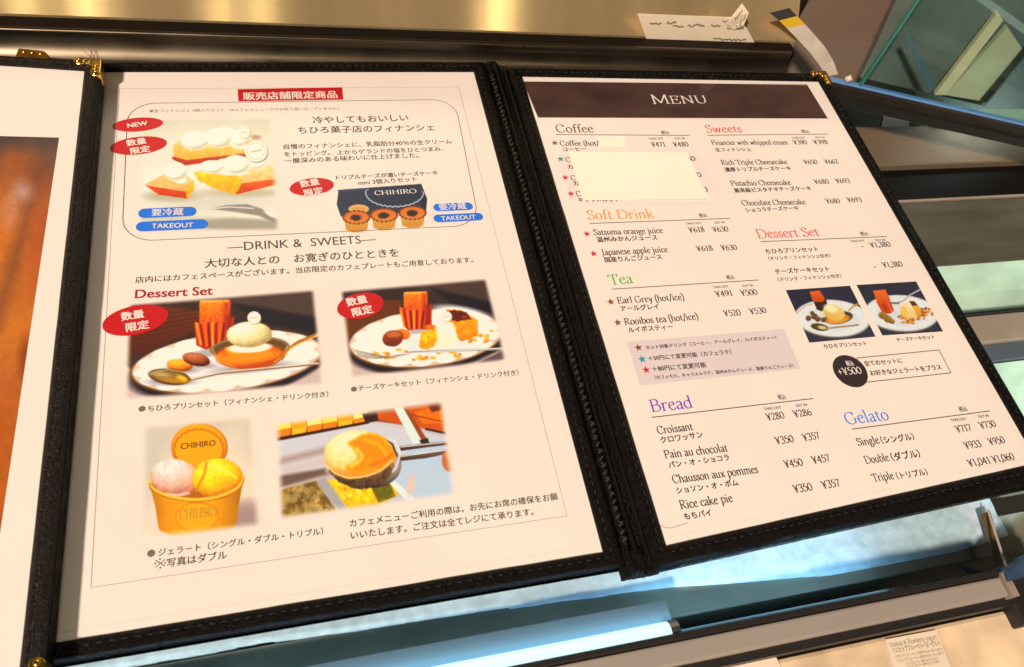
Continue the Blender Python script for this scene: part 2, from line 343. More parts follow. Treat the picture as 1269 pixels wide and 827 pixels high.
# ------------------------------------------------------------------ the prints, painted point by point
class Pic:
    def __init__(s, quad, zoom, step=0.75, zp=0.0):
        s.q = [at(*p, zp) for p in quad]; s.zp = zp
        w = max(np.linalg.norm(np.subtract(quad[1], quad[0])), np.linalg.norm(np.subtract(quad[2], quad[3])))
        h = max(np.linalg.norm(np.subtract(quad[3], quad[0])), np.linalg.norm(np.subtract(quad[2], quad[1])))
        s.nx, s.ny = int(w / step) + 2, int(h / step) + 2
        u, v = np.meshgrid(np.linspace(0, 1, s.nx), np.linspace(0, 1, s.ny)); u = u.ravel()[:, None]; v = v.ravel()[:, None]
        s.P = (s.q[0] * (1 - u) + s.q[1] * u) * (1 - v) + (s.q[3] * (1 - u) + s.q[2] * u) * v
        s.u = u[:, 0]; s.v = v[:, 0]
        x, y = proj(s.P); k, ox, oy = zoom; s.X = (x - ox) * k; s.Y = (y - oy) * k
        s.c = np.tile(PAGE_SEEN.astype(float), (len(s.P), 1))
    def mix(s, a, col):
        col = np.asarray(col, float); a = np.clip(a, 0, 1)[:, None]; s.c = s.c * (1 - a) + col * a
    def fill(s, c0, c1=None, axis='v'):
        if c1 is None: s.c[:] = c0
        else:
            t = (s.v if axis == 'v' else s.u)[:, None]; s.c = np.asarray(c0) * (1 - t) + np.asarray(c1) * t
    def grain(s, sc, amt, seed=0, mask=None):
        n = 1 + amt * 2 * fbm(s.X, s.Y, sc, seed)
        if mask is not None: n = 1 + (n - 1) * mask
        s.c = np.clip(s.c * n[:, None], 0, 255)
    def ell(s, cx, cy, rx, ry, col, ang=0, soft=3, col2=None, rough=0):
        a = math.radians(ang); dx = s.X - cx; dy = s.Y - cy
        x = dx * math.cos(a) + dy * math.sin(a); y = -dx * math.sin(a) + dy * math.cos(a)
        r = np.sqrt((x / rx) ** 2 + (y / ry) ** 2)
        if rough: r = r + rough * fbm(s.X, s.Y, min(rx, ry) * .5, int(cx))
        m = np.clip(.5 + (1 - r) * min(rx, ry) / soft, 0, 1)
        s._put(m, col, col2, np.clip((y / ry + 1) / 2, 0, 1)); return m
    def _put(s, m, col, col2, t):
        if col2 is None: s.mix(m, col)
        else: s.mix(m, np.asarray(col, float) * (1 - t[:, None]) + np.asarray(col2, float) * t[:, None])
    def poly(s, pts, col, soft=3, col2=None, horiz=False, rough=0):
        pts = np.asarray(pts, float); n = len(pts); X, Y = s.X, s.Y
        if rough:
            X = X + rough * 2 * fbm(s.X, s.Y, rough * 3 + 2, 3); Y = Y + rough * 2 * fbm(s.X, s.Y, rough * 3 + 2, 9)
        d = np.full(len(X), 1e9); ins = np.zeros(len(X), bool)
        for i in range(n):
            a = pts[i]; b = pts[(i + 1) % n]; e = b - a; px = X - a[0]; py = Y - a[1]
            t = np.clip((px * e[0] + py * e[1]) / (e @ e + 1e-9), 0, 1)
            d = np.minimum(d, np.hypot(px - t * e[0], py - t * e[1]))
            c = ((a[1] > Y) != (b[1] > Y)) & (X < (b[0] - a[0]) * (Y - a[1]) / (b[1] - a[1] + 1e-9) + a[0]); ins ^= c
        m = np.clip(.5 + np.where(ins, d, -d) / soft, 0, 1)
        lo, hi = (pts[:, 0].min(), pts[:, 0].max()) if horiz else (pts[:, 1].min(), pts[:, 1].max())
        s._put(m, col, col2, np.clip(((X if horiz else Y) - lo) / (hi - lo), 0, 1)); return m
    def line(s, pts, w, col, soft=2.5):
        pts = np.asarray(pts, float); d = np.full(len(s.X), 1e9)
        for a, b in zip(pts[:-1], pts[1:]):
            e = b - a; px = s.X - a[0]; py = s.Y - a[1]; t = np.clip((px * e[0] + py * e[1]) / (e @ e), 0, 1)
            d = np.minimum(d, np.hypot(px - t * e[0], py - t * e[1]))
        s.mix(np.clip(.5 + (w / 2 - d) / soft, 0, 1), col)
    def speck(s, m, col, sc, thr=.62, amt=.8, seed=0):
        s.mix(m * amt * np.clip((fbm(s.X, s.Y, sc * 1.6, seed) + .5 - thr + .06) * 5, 0, 1) * .62, col)
    def blob(s, pts, *a, **k):
        P = [tuple(q) for q in pts]; return s.poly(_cr(np.array(P + [P[0]]), 4)[:-1], *a, **k)
    def ball(s, cx, cy, rx, ry, dark, mid, light, ang=0, soft=3, rough=0, lx=-.35, ly=-.6):
        a = math.radians(ang); dx = s.X - cx; dy = s.Y - cy
        x = (dx * math.cos(a) + dy * math.sin(a)) / rx; y = (-dx * math.sin(a) + dy * math.cos(a)) / ry
        r = np.sqrt(x * x + y * y)
        if rough: r = r + rough * fbm(s.X, s.Y, min(rx, ry) * .4, int(cx))
        m = np.clip(.5 + (1 - r) * min(rx, ry) / soft, 0, 1)
        z = np.sqrt(np.clip(1 - x * x - y * y, 0, 1)); k = np.clip((x * lx + y * ly + z * .72) * .95 + .10, 0, 1)[:, None]
        d, c, l = (np.asarray(q, float) for q in (dark, mid, light))
        col = np.where(k < .5, d + (c - d) * k * 2, c + (l - c) * (k - .5) * 2)
        s.c = s.c * (1 - m[:, None]) + col * m[:, None]; return m
    def tex(s, m, sc, amt, seed=0):
        f = (1 + amt * 2.2 * fbm(s.X, s.Y, sc, seed))[:, None]; s.c = np.clip(s.c * (1 - m[:, None]) + s.c * f * m[:, None], 0, 255)
    def punch(s, con=1.20, sat=1.14):
        g = s.c.mean(1, keepdims=True); s.c = np.clip((g + (s.c - g) * sat - 128) * con + 122, 0, 255)
    def build(s, name, parent, feather=0.0, z=0.00006, label=None, m0=None):
        if feather:
            s.punch()
            w = np.linalg.norm(s.q[1] - s.q[0]); h = np.linalg.norm(s.q[3] - s.q[0])
            def f(d): t = np.clip(d / feather, 0, 1); return t * t * (3 - 2 * t)
            a = f(s.u * w) * f((1 - s.u) * w) * f(s.v * h) * f((1 - s.v) * h)
            s.c = PAGE_SEEN * (1 - a[:, None]) + s.c * a[:, None]
        alb = ink(np.clip(s.c, 0, 255))
        V = s.P + [0, 0, z]; nx, ny = s.nx, s.ny
        i = (np.arange(ny - 1)[:, None] * nx + np.arange(nx - 1)[None]).ravel()
        Fc = np.stack([i, i + nx, i + nx + 1, i + 1], 1)
        me = bpy.data.meshes.new(name); me.from_pydata(V.tolist(), [], Fc.tolist())
        ca = me.color_attributes.new('ink', 'FLOAT_COLOR', 'POINT')
        ca.data.foreach_set('color', np.concatenate([alb, np.ones((len(alb), 1))], 1).astype(np.float32).ravel())
        me.materials.append(M_photo)
        o = bpy.data.objects.new(name, me); COL.objects.link(o); o.parent = parent
        if label: o['label'] = label
        return o
M_photo = bpy.data.materials.new('printed_photo'); M_photo.use_nodes = True
_nt = M_photo.node_tree; _b = _nt.nodes['Principled BSDF']; _a = _nt.nodes.new('ShaderNodeVertexColor'); _a.layer_name = 'ink'
_nt.links.new(_a.outputs[0], _b.inputs['Base Color']); _b.inputs['Roughness'].default_value = 0.5
_b.inputs['Coat Weight'].default_value = 0.25; _b.inputs['Coat Roughness'].default_value = 0.22

def disc(p, x, y, r, ang=0):
    p.ell(x + r * .08, y + r * .12, r, r * .95, (170, 150, 124), soft=6); p.ell(x, y, r, r * .95, (240, 230, 206)); p.ell(x, y, r * .80, r * .76, (206, 190, 160), soft=2); p.ell(x, y, r * .73, r * .69, (242, 233, 212), soft=2)
    p.line([(x - r * .42, y + r * .06), (x + r * .42, y - r * .06)], max(2, r * .09), (170, 148, 120), 4)

def paint_financiers(par):
    p = Pic([(172.5, 146.5), (339, 145), (348, 288), (170.5, 290)], (3.3086, 0, 50))
    p.fill((206, 196, 168), (244, 226, 206)); p.grain(160, .06, 1)
    p.ell(840, 560, 420, 210, (226, 214, 192), soft=120); p.ell(800, 610, 300, 90, (238, 224, 206), soft=60)
    p.ell(860, 655, 260, 45, (212, 200, 180), soft=50)
    # back cake
    p.poly([(712, 478), (760, 506), (1015, 470), (1060, 440), (1000, 452), (760, 486)], (196, 84, 16), 6, (172, 62, 10))
    m = p.poly([(708, 432), (742, 408), (1010, 410), (1062, 438), (1000, 465), (765, 492), (712, 476)], (240, 206, 136), 5, (232, 168, 74))
    p.line([(712, 484), (760, 508), (1012, 472)], 12, (170, 62, 12), 6)
    for x, y, rx, ry in ((925, 385, 40, 28), (985, 402, 42, 34), (800, 414, 58, 38), (895, 403, 56, 40), (985, 425, 40, 22)):
        p.ell(x, y, rx, ry, (253, 250, 240), soft=5, col2=(232, 216, 188))
    p.ell(1050, 398, 20, 9, (190, 150, 120), soft=8); p.ell(1045, 425, 34, 16, (226, 168, 96), soft=6)
    disc(p, 1002, 378, 25)
    # small front piece
    p.ell(700, 640, 110, 22, (190, 176, 150), soft=16)
    m = p.poly([(594, 592), (690, 540), (772, 558), (800, 590), (765, 622)], (240, 200, 140), 5, (230, 172, 104))
    p.poly([(594, 594), (764, 622), (768, 650), (650, 634)], (214, 92, 16), 4, (184, 66, 10))
    m = p.poly([(762, 616), (797, 572), (796, 616), (766, 652)], (250, 190, 40), 4, (226, 150, 24), rough=3); p.speck(m, (255, 214, 90), 7)
    p.ell(722, 540, 46, 38, (253, 250, 242), soft=5, col2=(236, 222, 198)); p.ell(740, 574, 28, 14, (240, 226, 204), soft=5)
    # front cake
    p.ell(1000, 625, 160, 18, (196, 180, 152), soft=16)
    m = p.poly([(790, 545), (880, 515), (1120, 510), (1152, 540), (1150, 568), (985, 590)], (244, 210, 150), 5, (230, 180, 116))
    p.poly([(985, 588), (1152, 566), (1152, 588), (965, 634)], (226, 104, 18), 4, (186, 70, 10))
    m = p.poly([(792, 542), (900, 552), (988, 560), (990, 590), (965, 633), (870, 606), (812, 574)], (250, 196, 52), 4, (232, 156, 22), rough=4); p.speck(m, (255, 224, 120), 8, .58); p.speck(m, (214, 140, 20), 10, .66, seed=8)
    for x, y, rx, ry in ((1050, 505, 46, 27), (870, 520, 52, 27), (920, 515, 40, 30), (968, 512, 58, 40), (960, 545, 60, 10)):
        p.ell(x, y, rx, ry, (254, 251, 243), soft=5, col2=(234, 220, 196))
    disc(p, 1050, 455, 46)
    for q, sc in (([(708, 432), (742, 408), (1010, 410), (1062, 438), (1015, 470), (765, 508), (712, 480)], 7), ([(790, 545), (880, 515), (1120, 510), (1152, 540), (1152, 588), (965, 634), (870, 606)], 7), ([(594, 592), (690, 540), (797, 572), (796, 616), (768, 650), (650, 634)], 6)):
        c0 = p.c.copy(); m = p.poly(q, (0, 0, 0), 5); p.c = c0; bright = np.clip((235 - p.c[:, 2]) / 60, 0, 1); p.tex(m * bright, sc * 2, .10, 5); p.tex(m * bright, 4, .09, 8)
    for x, y, rx, ry in ((985, 402, 38, 30), (800, 412, 54, 36), (895, 402, 52, 38), (722, 538, 44, 36), (1050, 503, 42, 25), (870, 519, 48, 25), (968, 510, 54, 37)):
        p.ball(x, y, rx, ry, (206, 190, 160), (248, 240, 222), (255, 253, 248), 0, 9, .10)
    disc(p, 1002, 378, 25); disc(p, 1050, 455, 46)
    # fork and shadow at the foot
    p.poly([(560, 690), (700, 716), (900, 726), (1160, 738), (1160, 800), (560, 800)], (206, 194, 174), 16)
    p.poly([(780, 742), (960, 730), (1160, 742), (1160, 784), (980, 784), (820, 770)], (168, 156, 138), 18)
    p.poly([(858, 692), (930, 676), (1010, 672), (1070, 690), (1160, 742), (1160, 764), (1060, 720), (960, 704)], (150, 140, 126), 6)
    p.line([(865, 692), (940, 684), (1040, 690)], 4, (226, 216, 200)); p.ell(1110, 715, 30, 8, (228, 220, 206), 28, 6)
    p.grain(3, .018, 3)
    p.build('photo_print', par, .0035, label='photo of cream topped finger cakes with a fork')

PLW = (226, 222, 216)
def plate(p, cx, cy, rx, ry, ang, sc=17):
    p.ell(cx - rx * .02, cy + ry * .24, rx * 1.0, ry, (44, 38, 46), ang, 16)
    p.ell(cx, cy + 4, rx * 1.01, ry * 1.01, (110, 74, 46), ang, 4); p.ell(cx, cy, rx * .985, ry * .965, (222, 190, 160), ang, 4); p.ell(cx + rx * .02, cy + ry * .05, rx * .95, ry * .93, (212, 176, 146), ang, 8)
    a = math.radians(ang)
    for k in range(sc):
        t = 2 * math.pi * (k + .5) / sc; x = rx * .82 * math.cos(t); y = ry * .79 * math.sin(t)
        p.ell(cx + x * math.cos(a) - y * math.sin(a), cy + x * math.sin(a) + y * math.cos(a), rx * .150, ry * .185, (238, 232, 232), ang, 5)
    p.ell(cx, cy, rx * .86, ry * .83, (234, 228, 228), ang, 10); p.ell(cx + rx * .1, cy + ry * .25, rx * .55, ry * .4, (226, 218, 216), ang, 60)

def cup(p, pts, cake, stripes, col=(228, 98, 22)):
    pts = np.array(pts, float); ck = np.array(cake, float)
    m = p.poly(cake, (244, 142, 52), 5, (212, 92, 20)); p.tex(m, 9, .20, 3); p.tex(m, 4, .18, 7)
    x0, x1 = ck[:, 0].min(), ck[:, 0].max(); y0, y1 = ck[:, 1].min(), ck[:, 1].max()
    p.line([(x0 + 8, y0 + 6), (x1 - 8, y0 + 3)], 8, (252, 180, 96), 8); p.poly([(x1 - (x1 - x0) * .22, y0 + 8), (x1, y0 + 8), (x1 - 4, y1), (x1 - (x1 - x0) * .25, y1)], (190, 80, 20), 18)
    p.poly(pts, col, 3, (178, 58, 10))
    x0, x1 = pts[:, 0].min(), pts[:, 0].max(); y0, y1 = pts[:, 1].min(), pts[:, 1].max()
    rnd = random.Random(int(x0))
    for k in range(stripes * 2):
        f = (k + .5) / stripes / 2; xt = x0 + (x1 - x0) * f; xb = x0 + (x1 - x0) * (.12 + .76 * f); ym = y1 - (y1 - y0) * (.10 + .16 * abs(f - .5))
        p.line([(xt, y0 + (y1 - y0) * (.20 + rnd.uniform(0, .06))), (xb, ym)], (x1 - x0) / stripes * .30, [(250, 152, 66), (150, 42, 8), (236, 112, 30), (126, 34, 8)][k % 4], 5)
    p.poly([(x1 - (x1 - x0) * .2, y0), (x1, y0), (x1 - (x1 - x0) * .1, y1), (x1 - (x1 - x0) * .26, y1)], (150, 48, 12), 22)

def paint_pudding_set(par):
    p = Pic([(157.8, 376), (391, 357.5), (403, 478.5), (152.5, 498)], (3.3086, 80, 280))
    p.fill((66, 50, 46), (74, 60, 60)); p.grain(220, .15, 2)
    p.poly([(540, 310), (1050, 270), (1060, 400), (800, 330)], (86, 68, 62), 20); p.poly([(690, 320), (1060, 380), (1070, 450), (820, 400)], (38, 34, 44), 20)
    p.poly([(240, 360), (420, 330), (560, 350), (545, 430), (330, 520), (240, 545)], (112, 62, 24), 12, (92, 48, 18))
    for k in range(7): p.line([(250, 380 + k * 24), (540, 345 + k * 16)], 3, (84, 42, 14), 6)
    p.poly([(240, 430), (262, 430), (280, 600), (240, 640)], (92, 66, 52), 10)
    p.poly([(235, 560), (330, 640), (560, 700), (900, 660), (1080, 560), (1080, 680), (235, 740)], (204, 178, 166), 14)
    plate(p, 664, 556, 396, 122, -7.5)
    cup(p, [(533, 393), (560, 402), (600, 404), (640, 405), (670, 396), (695, 372), (688, 468), (650, 490), (580, 510), (540, 490)],
        [(553, 316), (562, 307), (672, 305), (680, 316), (672, 400), (640, 410), (553, 404)], 5)
    p.ell(600, 520, 90, 16, (180, 168, 166), -8, 12)
    # pudding in a footed dish
    p.ell(770, 582, 150, 18, (176, 158, 150), -6, 14)
    p.blob([(600, 496), (622, 540), (660, 570), (730, 590), (810, 586), (880, 556), (920, 488), (760, 470)], (196, 118, 52), 5, (176, 92, 34)); p.ell(760, 499, 161, 46, (150, 126, 96), -3, 4); p.ell(760, 503, 154, 41, (112, 82, 54), -3, 6)
    p.ball(758, 536, 138, 48, (184, 84, 8), (236, 130, 24), (250, 166, 66), -3, 6); p.ell(758, 518, 126, 32, (204, 96, 12), -3, 10); p.ell(762, 530, 112, 26, (244, 146, 44), -3, 16); p.ell(690, 512, 30, 12, (244, 170, 60), 14, 10)
    p.line([(605, 500), (618, 530), (650, 560), (700, 580)], 4, (214, 150, 96), 4); p.line([(860, 560), (896, 532), (914, 494)], 4, (220, 170, 120), 4)
    p.ell(760, 500, 90, 20, (250, 232, 202), -3, 5)
    m = p.ball(757, 447, 94, 53, (186, 158, 106), (226, 206, 150), (250, 240, 206), -2, 5, .07); p.tex(m, 14, .08, 4); p.tex(m, 5, .07, 6)
    disc(p, 777, 377, 27)
    p.line([(890, 545), (918, 505), (960, 476), (1058, 438)], 14, (176, 120, 46), 4); p.line([(905, 530), (930, 500), (1058, 440)], 4, (238, 190, 110), 3)
    p.ell(480, 590, 70, 16, (176, 160, 150), 0, 14); p.ell(560, 568, 60, 14, (176, 160, 150), 8, 14)
    m = p.ball(472, 572, 53, 26, (150, 76, 12), (226, 136, 30), (250, 184, 80), 6, 4); p.tex(m, 6, .14, 2); m = p.ball(540, 548, 57, 27, (84, 38, 22), (150, 80, 48), (196, 124, 86), 12, 4); p.tex(m, 6, .14, 3)
    p.ell(435, 640, 100, 16, (180, 166, 156), 0, 10)
    p.line([(500, 634), (560, 622), (640, 604), (1040, 566)], 10, (150, 112, 78), 4); p.line([(520, 628), (640, 600), (1040, 563)], 4, (240, 220, 196), 3)
    p.ell(430, 620, 86, 32, (98, 66, 34), 8, 4); p.ell(424, 617, 74, 24, (146, 110, 66), 8, 10); p.ell(396, 610, 34, 9, (186, 164, 116), 6, 12); p.ell(482, 628, 24, 13, (232, 184, 60), 20, 12); p.ell(440, 634, 50, 10, (180, 132, 54), 8, 10); p.line([(352, 610), (380, 596), (430, 590), (490, 602)], 4, (196, 168, 112), 4)
    p.grain(3, .018, 4)
    p.build('photo_print', par, .003, label='photo of the caramel pudding set on a scalloped plate')

def paint_cheesecake_set(par):
    p = Pic([(420, 359.5), (604, 344), (629.5, 449), (433, 471)], (3.597, 400, 300))
    p.fill((64, 50, 48), (80, 64, 62)); p.grain(200, .15, 6)
    p.poly([(330, 180), (740, 160), (770, 290), (560, 240)], (84, 66, 60), 16); p.poly([(480, 205), (760, 270), (790, 330), (600, 290)], (40, 36, 46), 16)
    p.poly([(80, 330), (240, 260), (350, 260), (360, 330), (130, 420), (90, 440)], (108, 62, 28), 10)
    p.poly([(100, 500), (250, 580), (500, 590), (830, 470), (840, 560), (100, 640)], (206, 178, 164), 12); p.poly([(690, 540), (810, 480), (815, 520), (760, 540)], (110, 90, 90), 8)
    plate(p, 458, 428, 345, 128, -6)
    p.ell(620, 320, 120, 30, (240, 234, 228), 10, 20)
    cup(p, [(340, 288), (372, 300), (410, 306), (450, 300), (484, 280), (486, 375), (440, 396), (380, 398), (362, 370)],
        [(360, 228), (462, 222), (466, 238), (466, 300), (420, 312), (362, 296)], 5)
    p.ell(420, 400, 70, 10, (190, 176, 166), -4, 8)
    p.ell(356, 412, 34, 24, (236, 140, 50), 10, 4, (206, 104, 30)); m = p.blob([(266, 432), (284, 402), (328, 394), (358, 410), (352, 446), (322, 466), (280, 460)], (166, 88, 50), 4, (112, 52, 28)); p.blob([(284, 408), (326, 400), (350, 412), (330, 424), (294, 424)], (190, 112, 70), 8); p.tex(m, 6, .12, 3)
    p.poly([(548, 300), (620, 305), (690, 350), (690, 420), (620, 442), (580, 400)], (236, 150, 30), 5, (206, 116, 16))
    m = p.poly([(560, 340), (690, 350), (690, 420), (618, 444), (580, 410)], (240, 158, 34), 5, (220, 130, 20), rough=4); p.speck(m, (255, 196, 80), 9, .55); p.speck(m, (196, 108, 14), 9, .66, .7, 3)
    p.poly([(545, 312), (590, 304), (640, 312), (662, 345), (600, 356), (570, 345)], (104, 46, 30), 5, rough=4); p.speck(np.clip(1 - np.hypot((p.X - 600) / 60, (p.Y - 330) / 24), 0, 1) * 2, (210, 110, 60), 8, .6)
    m = p.poly([(440, 400), (500, 385), (525, 400), (510, 460), (460, 482), (428, 470)], (248, 176, 34), 5, (232, 150, 24), rough=5); p.speck(m, (255, 214, 90), 8, .55)
    m = p.poly([(505, 372), (540, 355), (580, 362), (600, 420), (590, 462), (490, 478), (512, 430)], (252, 240, 210), 6, (238, 220, 180), rough=4)
    disc(p, 550, 333, 25)
    p.ell(480, 380, 24, 12, (226, 120, 40), 0, 6)
    for q in ([(560, 340), (690, 350), (690, 420), (618, 444), (580, 410)], [(440, 400), (500, 385), (525, 400), (510, 460), (460, 482), (428, 470)], [(545, 312), (590, 304), (640, 312), (662, 345), (600, 356), (570, 345)]) :
        c0 = p.c.copy(); m = p.poly(q, (0, 0, 0), 5); p.c = c0; p.tex(m, 9, .14, 2); p.tex(m, 4, .12, 5)
    rnd = random.Random(3)
    for k in range(46):
        x, y = rnd.choice([(450, 520), (560, 505), (700, 445), (330, 490), (600, 500), (270, 505), (715, 408), (330, 520)]); x += rnd.uniform(-46, 46); y += rnd.uniform(-12, 12)
        p.ell(x, y, rnd.uniform(7, 15), rnd.uniform(4, 8), (242, 176, 70) if rnd.random() < .6 else (214, 136, 40), rnd.uniform(-20, 20), 3)
    p.line([(300, 515), (400, 492), (800, 477)], 10, (170, 156, 140), 4); p.line([(330, 500), (800, 473)], 3, (246, 238, 226), 3)
    for k in range(4): p.line([(152, 486 + k * 7), (230, 502 + k * 6), (300, 515)], 4, (150, 130, 104), 3)
    p.grain(3, .018, 5)
    p.build('photo_print', par, .003, label='photo of the crumbly cheesecake set with a fork on the plate')

def paint_gelato_cup(par):
    p = Pic([(174.6, 526), (316.2, 512.5), (326, 655), (170, 673)], (2.453, 80, 490))
    p.fill((212, 192, 168), (232, 208, 184)); p.grain(160, .08, 3); p.poly([(225, 100), (330, 95), (260, 300), (225, 430)], (204, 190, 170), 60)
    p.ell(560, 385, 70, 50, (160, 132, 124), 0, 60); p.ell(480, 420, 120, 26, (176, 146, 128), -6, 24)
    p.ell(410, 160, 86, 74, (190, 112, 20), 0, 4); p.ell(408, 157, 82, 70, (238, 162, 44), 0, 4, (226, 142, 34)); 
    for rr, bb, cc in ((66, 12, (188, 106, 20)), (62.5, 11, (238, 162, 46))):
        for k in range(22): t = 2 * math.pi * k / 22; p.ell(408 + rr * math.cos(t), 165 + rr * .82 * math.sin(t), bb, bb * .85, cc, 0, 3)
    p.ell(408, 165, 62, 51, (238, 162, 46), 0, 4)
    p.ell(560, 385, 66, 50, (168, 140, 130), 0, 60)
    # cup: rim ellipse, rounded body, cylinder shading
    p.ell(402, 268, 143, 48, (176, 108, 22), -5, 3)
    body = [(259, 268), (275, 335), (286, 402), (300, 416), (335, 428), (400, 433), (460, 424), (505, 404), (521, 392), (532, 320), (543, 250), (520, 284), (470, 304), (400, 314), (330, 306), (285, 290)]
    m = p.blob(body, (232, 156, 40), 3); u = np.clip((p.X - 259) / 284, 0, 1)
    k = (.70 + .36 * np.sin(np.clip(u * .9 + .08, 0, 1) * np.pi))[:, None]; p.c = np.clip(p.c * (1 - m[:, None]) + p.c * k * m[:, None], 0, 255); p.tex(m, 40, .05, 3)
    p.ell(402, 370, 66, 46, (206, 130, 32), -3, 3); p.ell(402, 370, 62, 42, (236, 164, 52), -3, 4)
    m = p.ball(336, 252, 75, 58, (186, 118, 92), (232, 178, 152), (252, 220, 202), 10, 4, .06); p.tex(m, 16, .08, 2); p.tex(m, 6, .10, 6)
    p.line([(352, 300), (378, 290), (404, 262)], 8, (214, 150, 124), 6); p.line([(268, 284), (300, 300), (350, 304), (376, 298)], 5, (246, 210, 190), 5)
    m = p.ball(466, 254, 78, 62, (196, 120, 4), (246, 182, 24), (255, 218, 84), 0, 4, .08); p.tex(m, 20, .10, 4); p.tex(m, 7, .08, 8)
    p.line([(400, 290), (425, 240), (432, 205)], 7, (206, 128, 8), 8); p.line([(440, 216), (480, 222), (520, 250)], 6, (255, 226, 110), 8)
    rim = _cr([(257, 262), (262, 276), (285, 294), (330, 309), (400, 317), (470, 307), (520, 285), (540, 262), (543, 244)]); p.line(rim, 8, (246, 188, 84), 3); p.line(rim + [1, 7], 3, (184, 112, 22), 3)
    p.grain(3, .018, 7)
    p.build('photo_print', par, .004, label='photo of a paper cup with a pink and a yellow scoop')

def paint_scoop(par):
    p = Pic([(339.5, 523.5), (549.5, 495.5), (567, 616), (345, 646)], (2.884, 320, 480))
    p.fill((190, 170, 158), (196, 196, 200)); p.grain(160, .1, 3)
    p.poly([(50, 190), (400, 120), (700, 180), (720, 420), (560, 400), (440, 330), (260, 300), (60, 380)], (206, 198, 194), 20)
    p.poly([(540, 200), (720, 180), (720, 420), (560, 400), (480, 340)], (190, 198, 208), 16)
    for y, c in ((230, (176, 150, 138)), (270, (206, 186, 176)), (315, (168, 136, 124)), (340, (204, 180, 166))):
        p.line([(60, y + 40), (260, y - 10)], 22, c, 22)
    p.poly([(50, 120), (400, 70), (660, 40), (670, 130), (640, 150), (410, 120), (60, 190)], (120, 60, 40), 6)
    for k in range(6):
        x = 62 + k * 55; y = 128 - k * 8
        p.poly([(x, y), (x + 52, y - 8), (x + 58, y + 18), (x + 4, y + 28)], [(246, 206, 84), (232, 160, 40), (250, 220, 130)][k % 3], 4)
        p.poly([(x + 4, y + 28), (x + 58, y + 18), (x + 52, y + 44), (x + 2, y + 54)], [(214, 130, 24), (240, 180, 60), (220, 140, 40)][k % 3], 4)
    p.poly([(60, 182), (390, 122), (396, 130), (62, 194)], (70, 40, 30), 4)
    p.poly([(370, 95), (420, 86), (430, 120), (385, 130)], (70, 46, 44), 5)
    p.poly([(425, 90), (520, 78), (660, 48), (668, 168), (600, 150), (430, 118)], (196, 96, 44), 6); p.poly([(560, 90), (660, 60), (666, 130), (590, 130)], (226, 120, 30), 8); p.poly([(600, 55), (662, 45), (664, 80), (620, 90)], (120, 62, 40), 8)
    p.line([(530, 95), (665, 125)], 4, (150, 70, 40), 4); p.line([(600, 150), (670, 165)], 7, (60, 44, 40), 4)
    p.poly([(484, 74), (516, 68), (590, 196), (556, 206)], (222, 226, 232), 4); p.poly([(516, 70), (530, 72), (606, 190), (588, 198)], (150, 84, 40), 4); p.poly([(575, 190), (606, 182), (612, 200), (585, 206)], (60, 50, 50), 4)
    p.poly([(240, 330), (330, 340), (470, 330), (500, 385), (420, 430), (330, 445)], (236, 176, 40), 8); m = p.poly([(250, 330), (400, 350), (415, 420), (330, 440)], (248, 200, 50), 8, (228, 168, 30)); p.tex(m, 20, .22, 2); p.tex(m, 7, .16, 5); p.speck(m, (255, 226, 120), 16, .55); p.speck(m, (190, 130, 20), 12, .64, .7, 4)
    m = p.poly([(400, 350), (470, 340), (490, 390), (430, 415)], (112, 104, 36), 6); p.speck(m, (170, 150, 50), 10)
    p.poly([(455, 330), (480, 326), (560, 400), (530, 404)], (224, 226, 230), 4)
    p.poly([(205, 335), (240, 322), (320, 440), (296, 448)], (172, 164, 156), 5)
    m = p.poly([(70, 370), (205, 335), (285, 445), (80, 480)], (148, 116, 66), 8); p.tex(m, 30, .4, 2); p.tex(m, 9, .2, 5); p.speck(m, (196, 170, 120), 18, .5); p.speck(m, (90, 70, 40), 14, .6, .8, 3)
    p.ell(545, 350, 14, 40, (222, 190, 170), 10, 14); p.poly([(60, 320), (240, 290), (240, 310), (70, 360)], (120, 96, 84), 14)
    # scoop, ball and grip
    p.poly([(505, 212), (600, 200), (680, 192), (682, 206), (600, 216), (510, 228)], (128, 104, 90), 3, (70, 50, 44)); p.poly([(505, 245), (600, 236), (690, 218), (690, 236), (600, 254), (508, 264)], (150, 122, 104), 3, (76, 54, 46)); p.line([(510, 214), (680, 195)], 3, (236, 220, 206)); p.line([(510, 248), (690, 222)], 3, (240, 226, 212))
    p.ell(684, 262, 28, 40, (196, 116, 78), 0, 5); p.ell(690, 240, 20, 24, (226, 150, 106), 0, 8)
    m = p.ball(398, 270, 114, 88, (40, 30, 26), (104, 86, 76), (190, 176, 164), 10, 4, 0, .5, -.3); p.tex(m, 30, .12, 4)
    p.line([(440, 180), (488, 192), (508, 238), (492, 290), (450, 330)], 6, (224, 214, 204), 4); p.line([(452, 186), (480, 205), (494, 245)], 6, (60, 46, 40), 6)
    m = p.ball(362, 246, 126, 92, (206, 128, 50), (242, 196, 120), (253, 230, 178), 4, 5, .08); p.tex(m, 16, .06, 5); p.tex(m, 6, .06, 9)
    o = p.blob([(330, 190), (390, 165), (440, 180), (486, 232), (480, 262), (430, 286), (380, 306), (330, 300), (318, 282), (352, 262), (346, 226), (322, 208)], (250, 146, 14), 16, rough=8); p.tex(o, 22, .08, 2); p.tex(o, 7, .05, 7)
    p.line(_cr([(352, 222), (366, 238), (370, 252), (358, 268), (330, 284)]), 9, (253, 206, 120), 12); p.line([(380, 186), (430, 206), (462, 240)], 8, (255, 178, 60), 14); p.line([(400, 280), (450, 262), (478, 240)], 8, (222, 112, 6), 10)
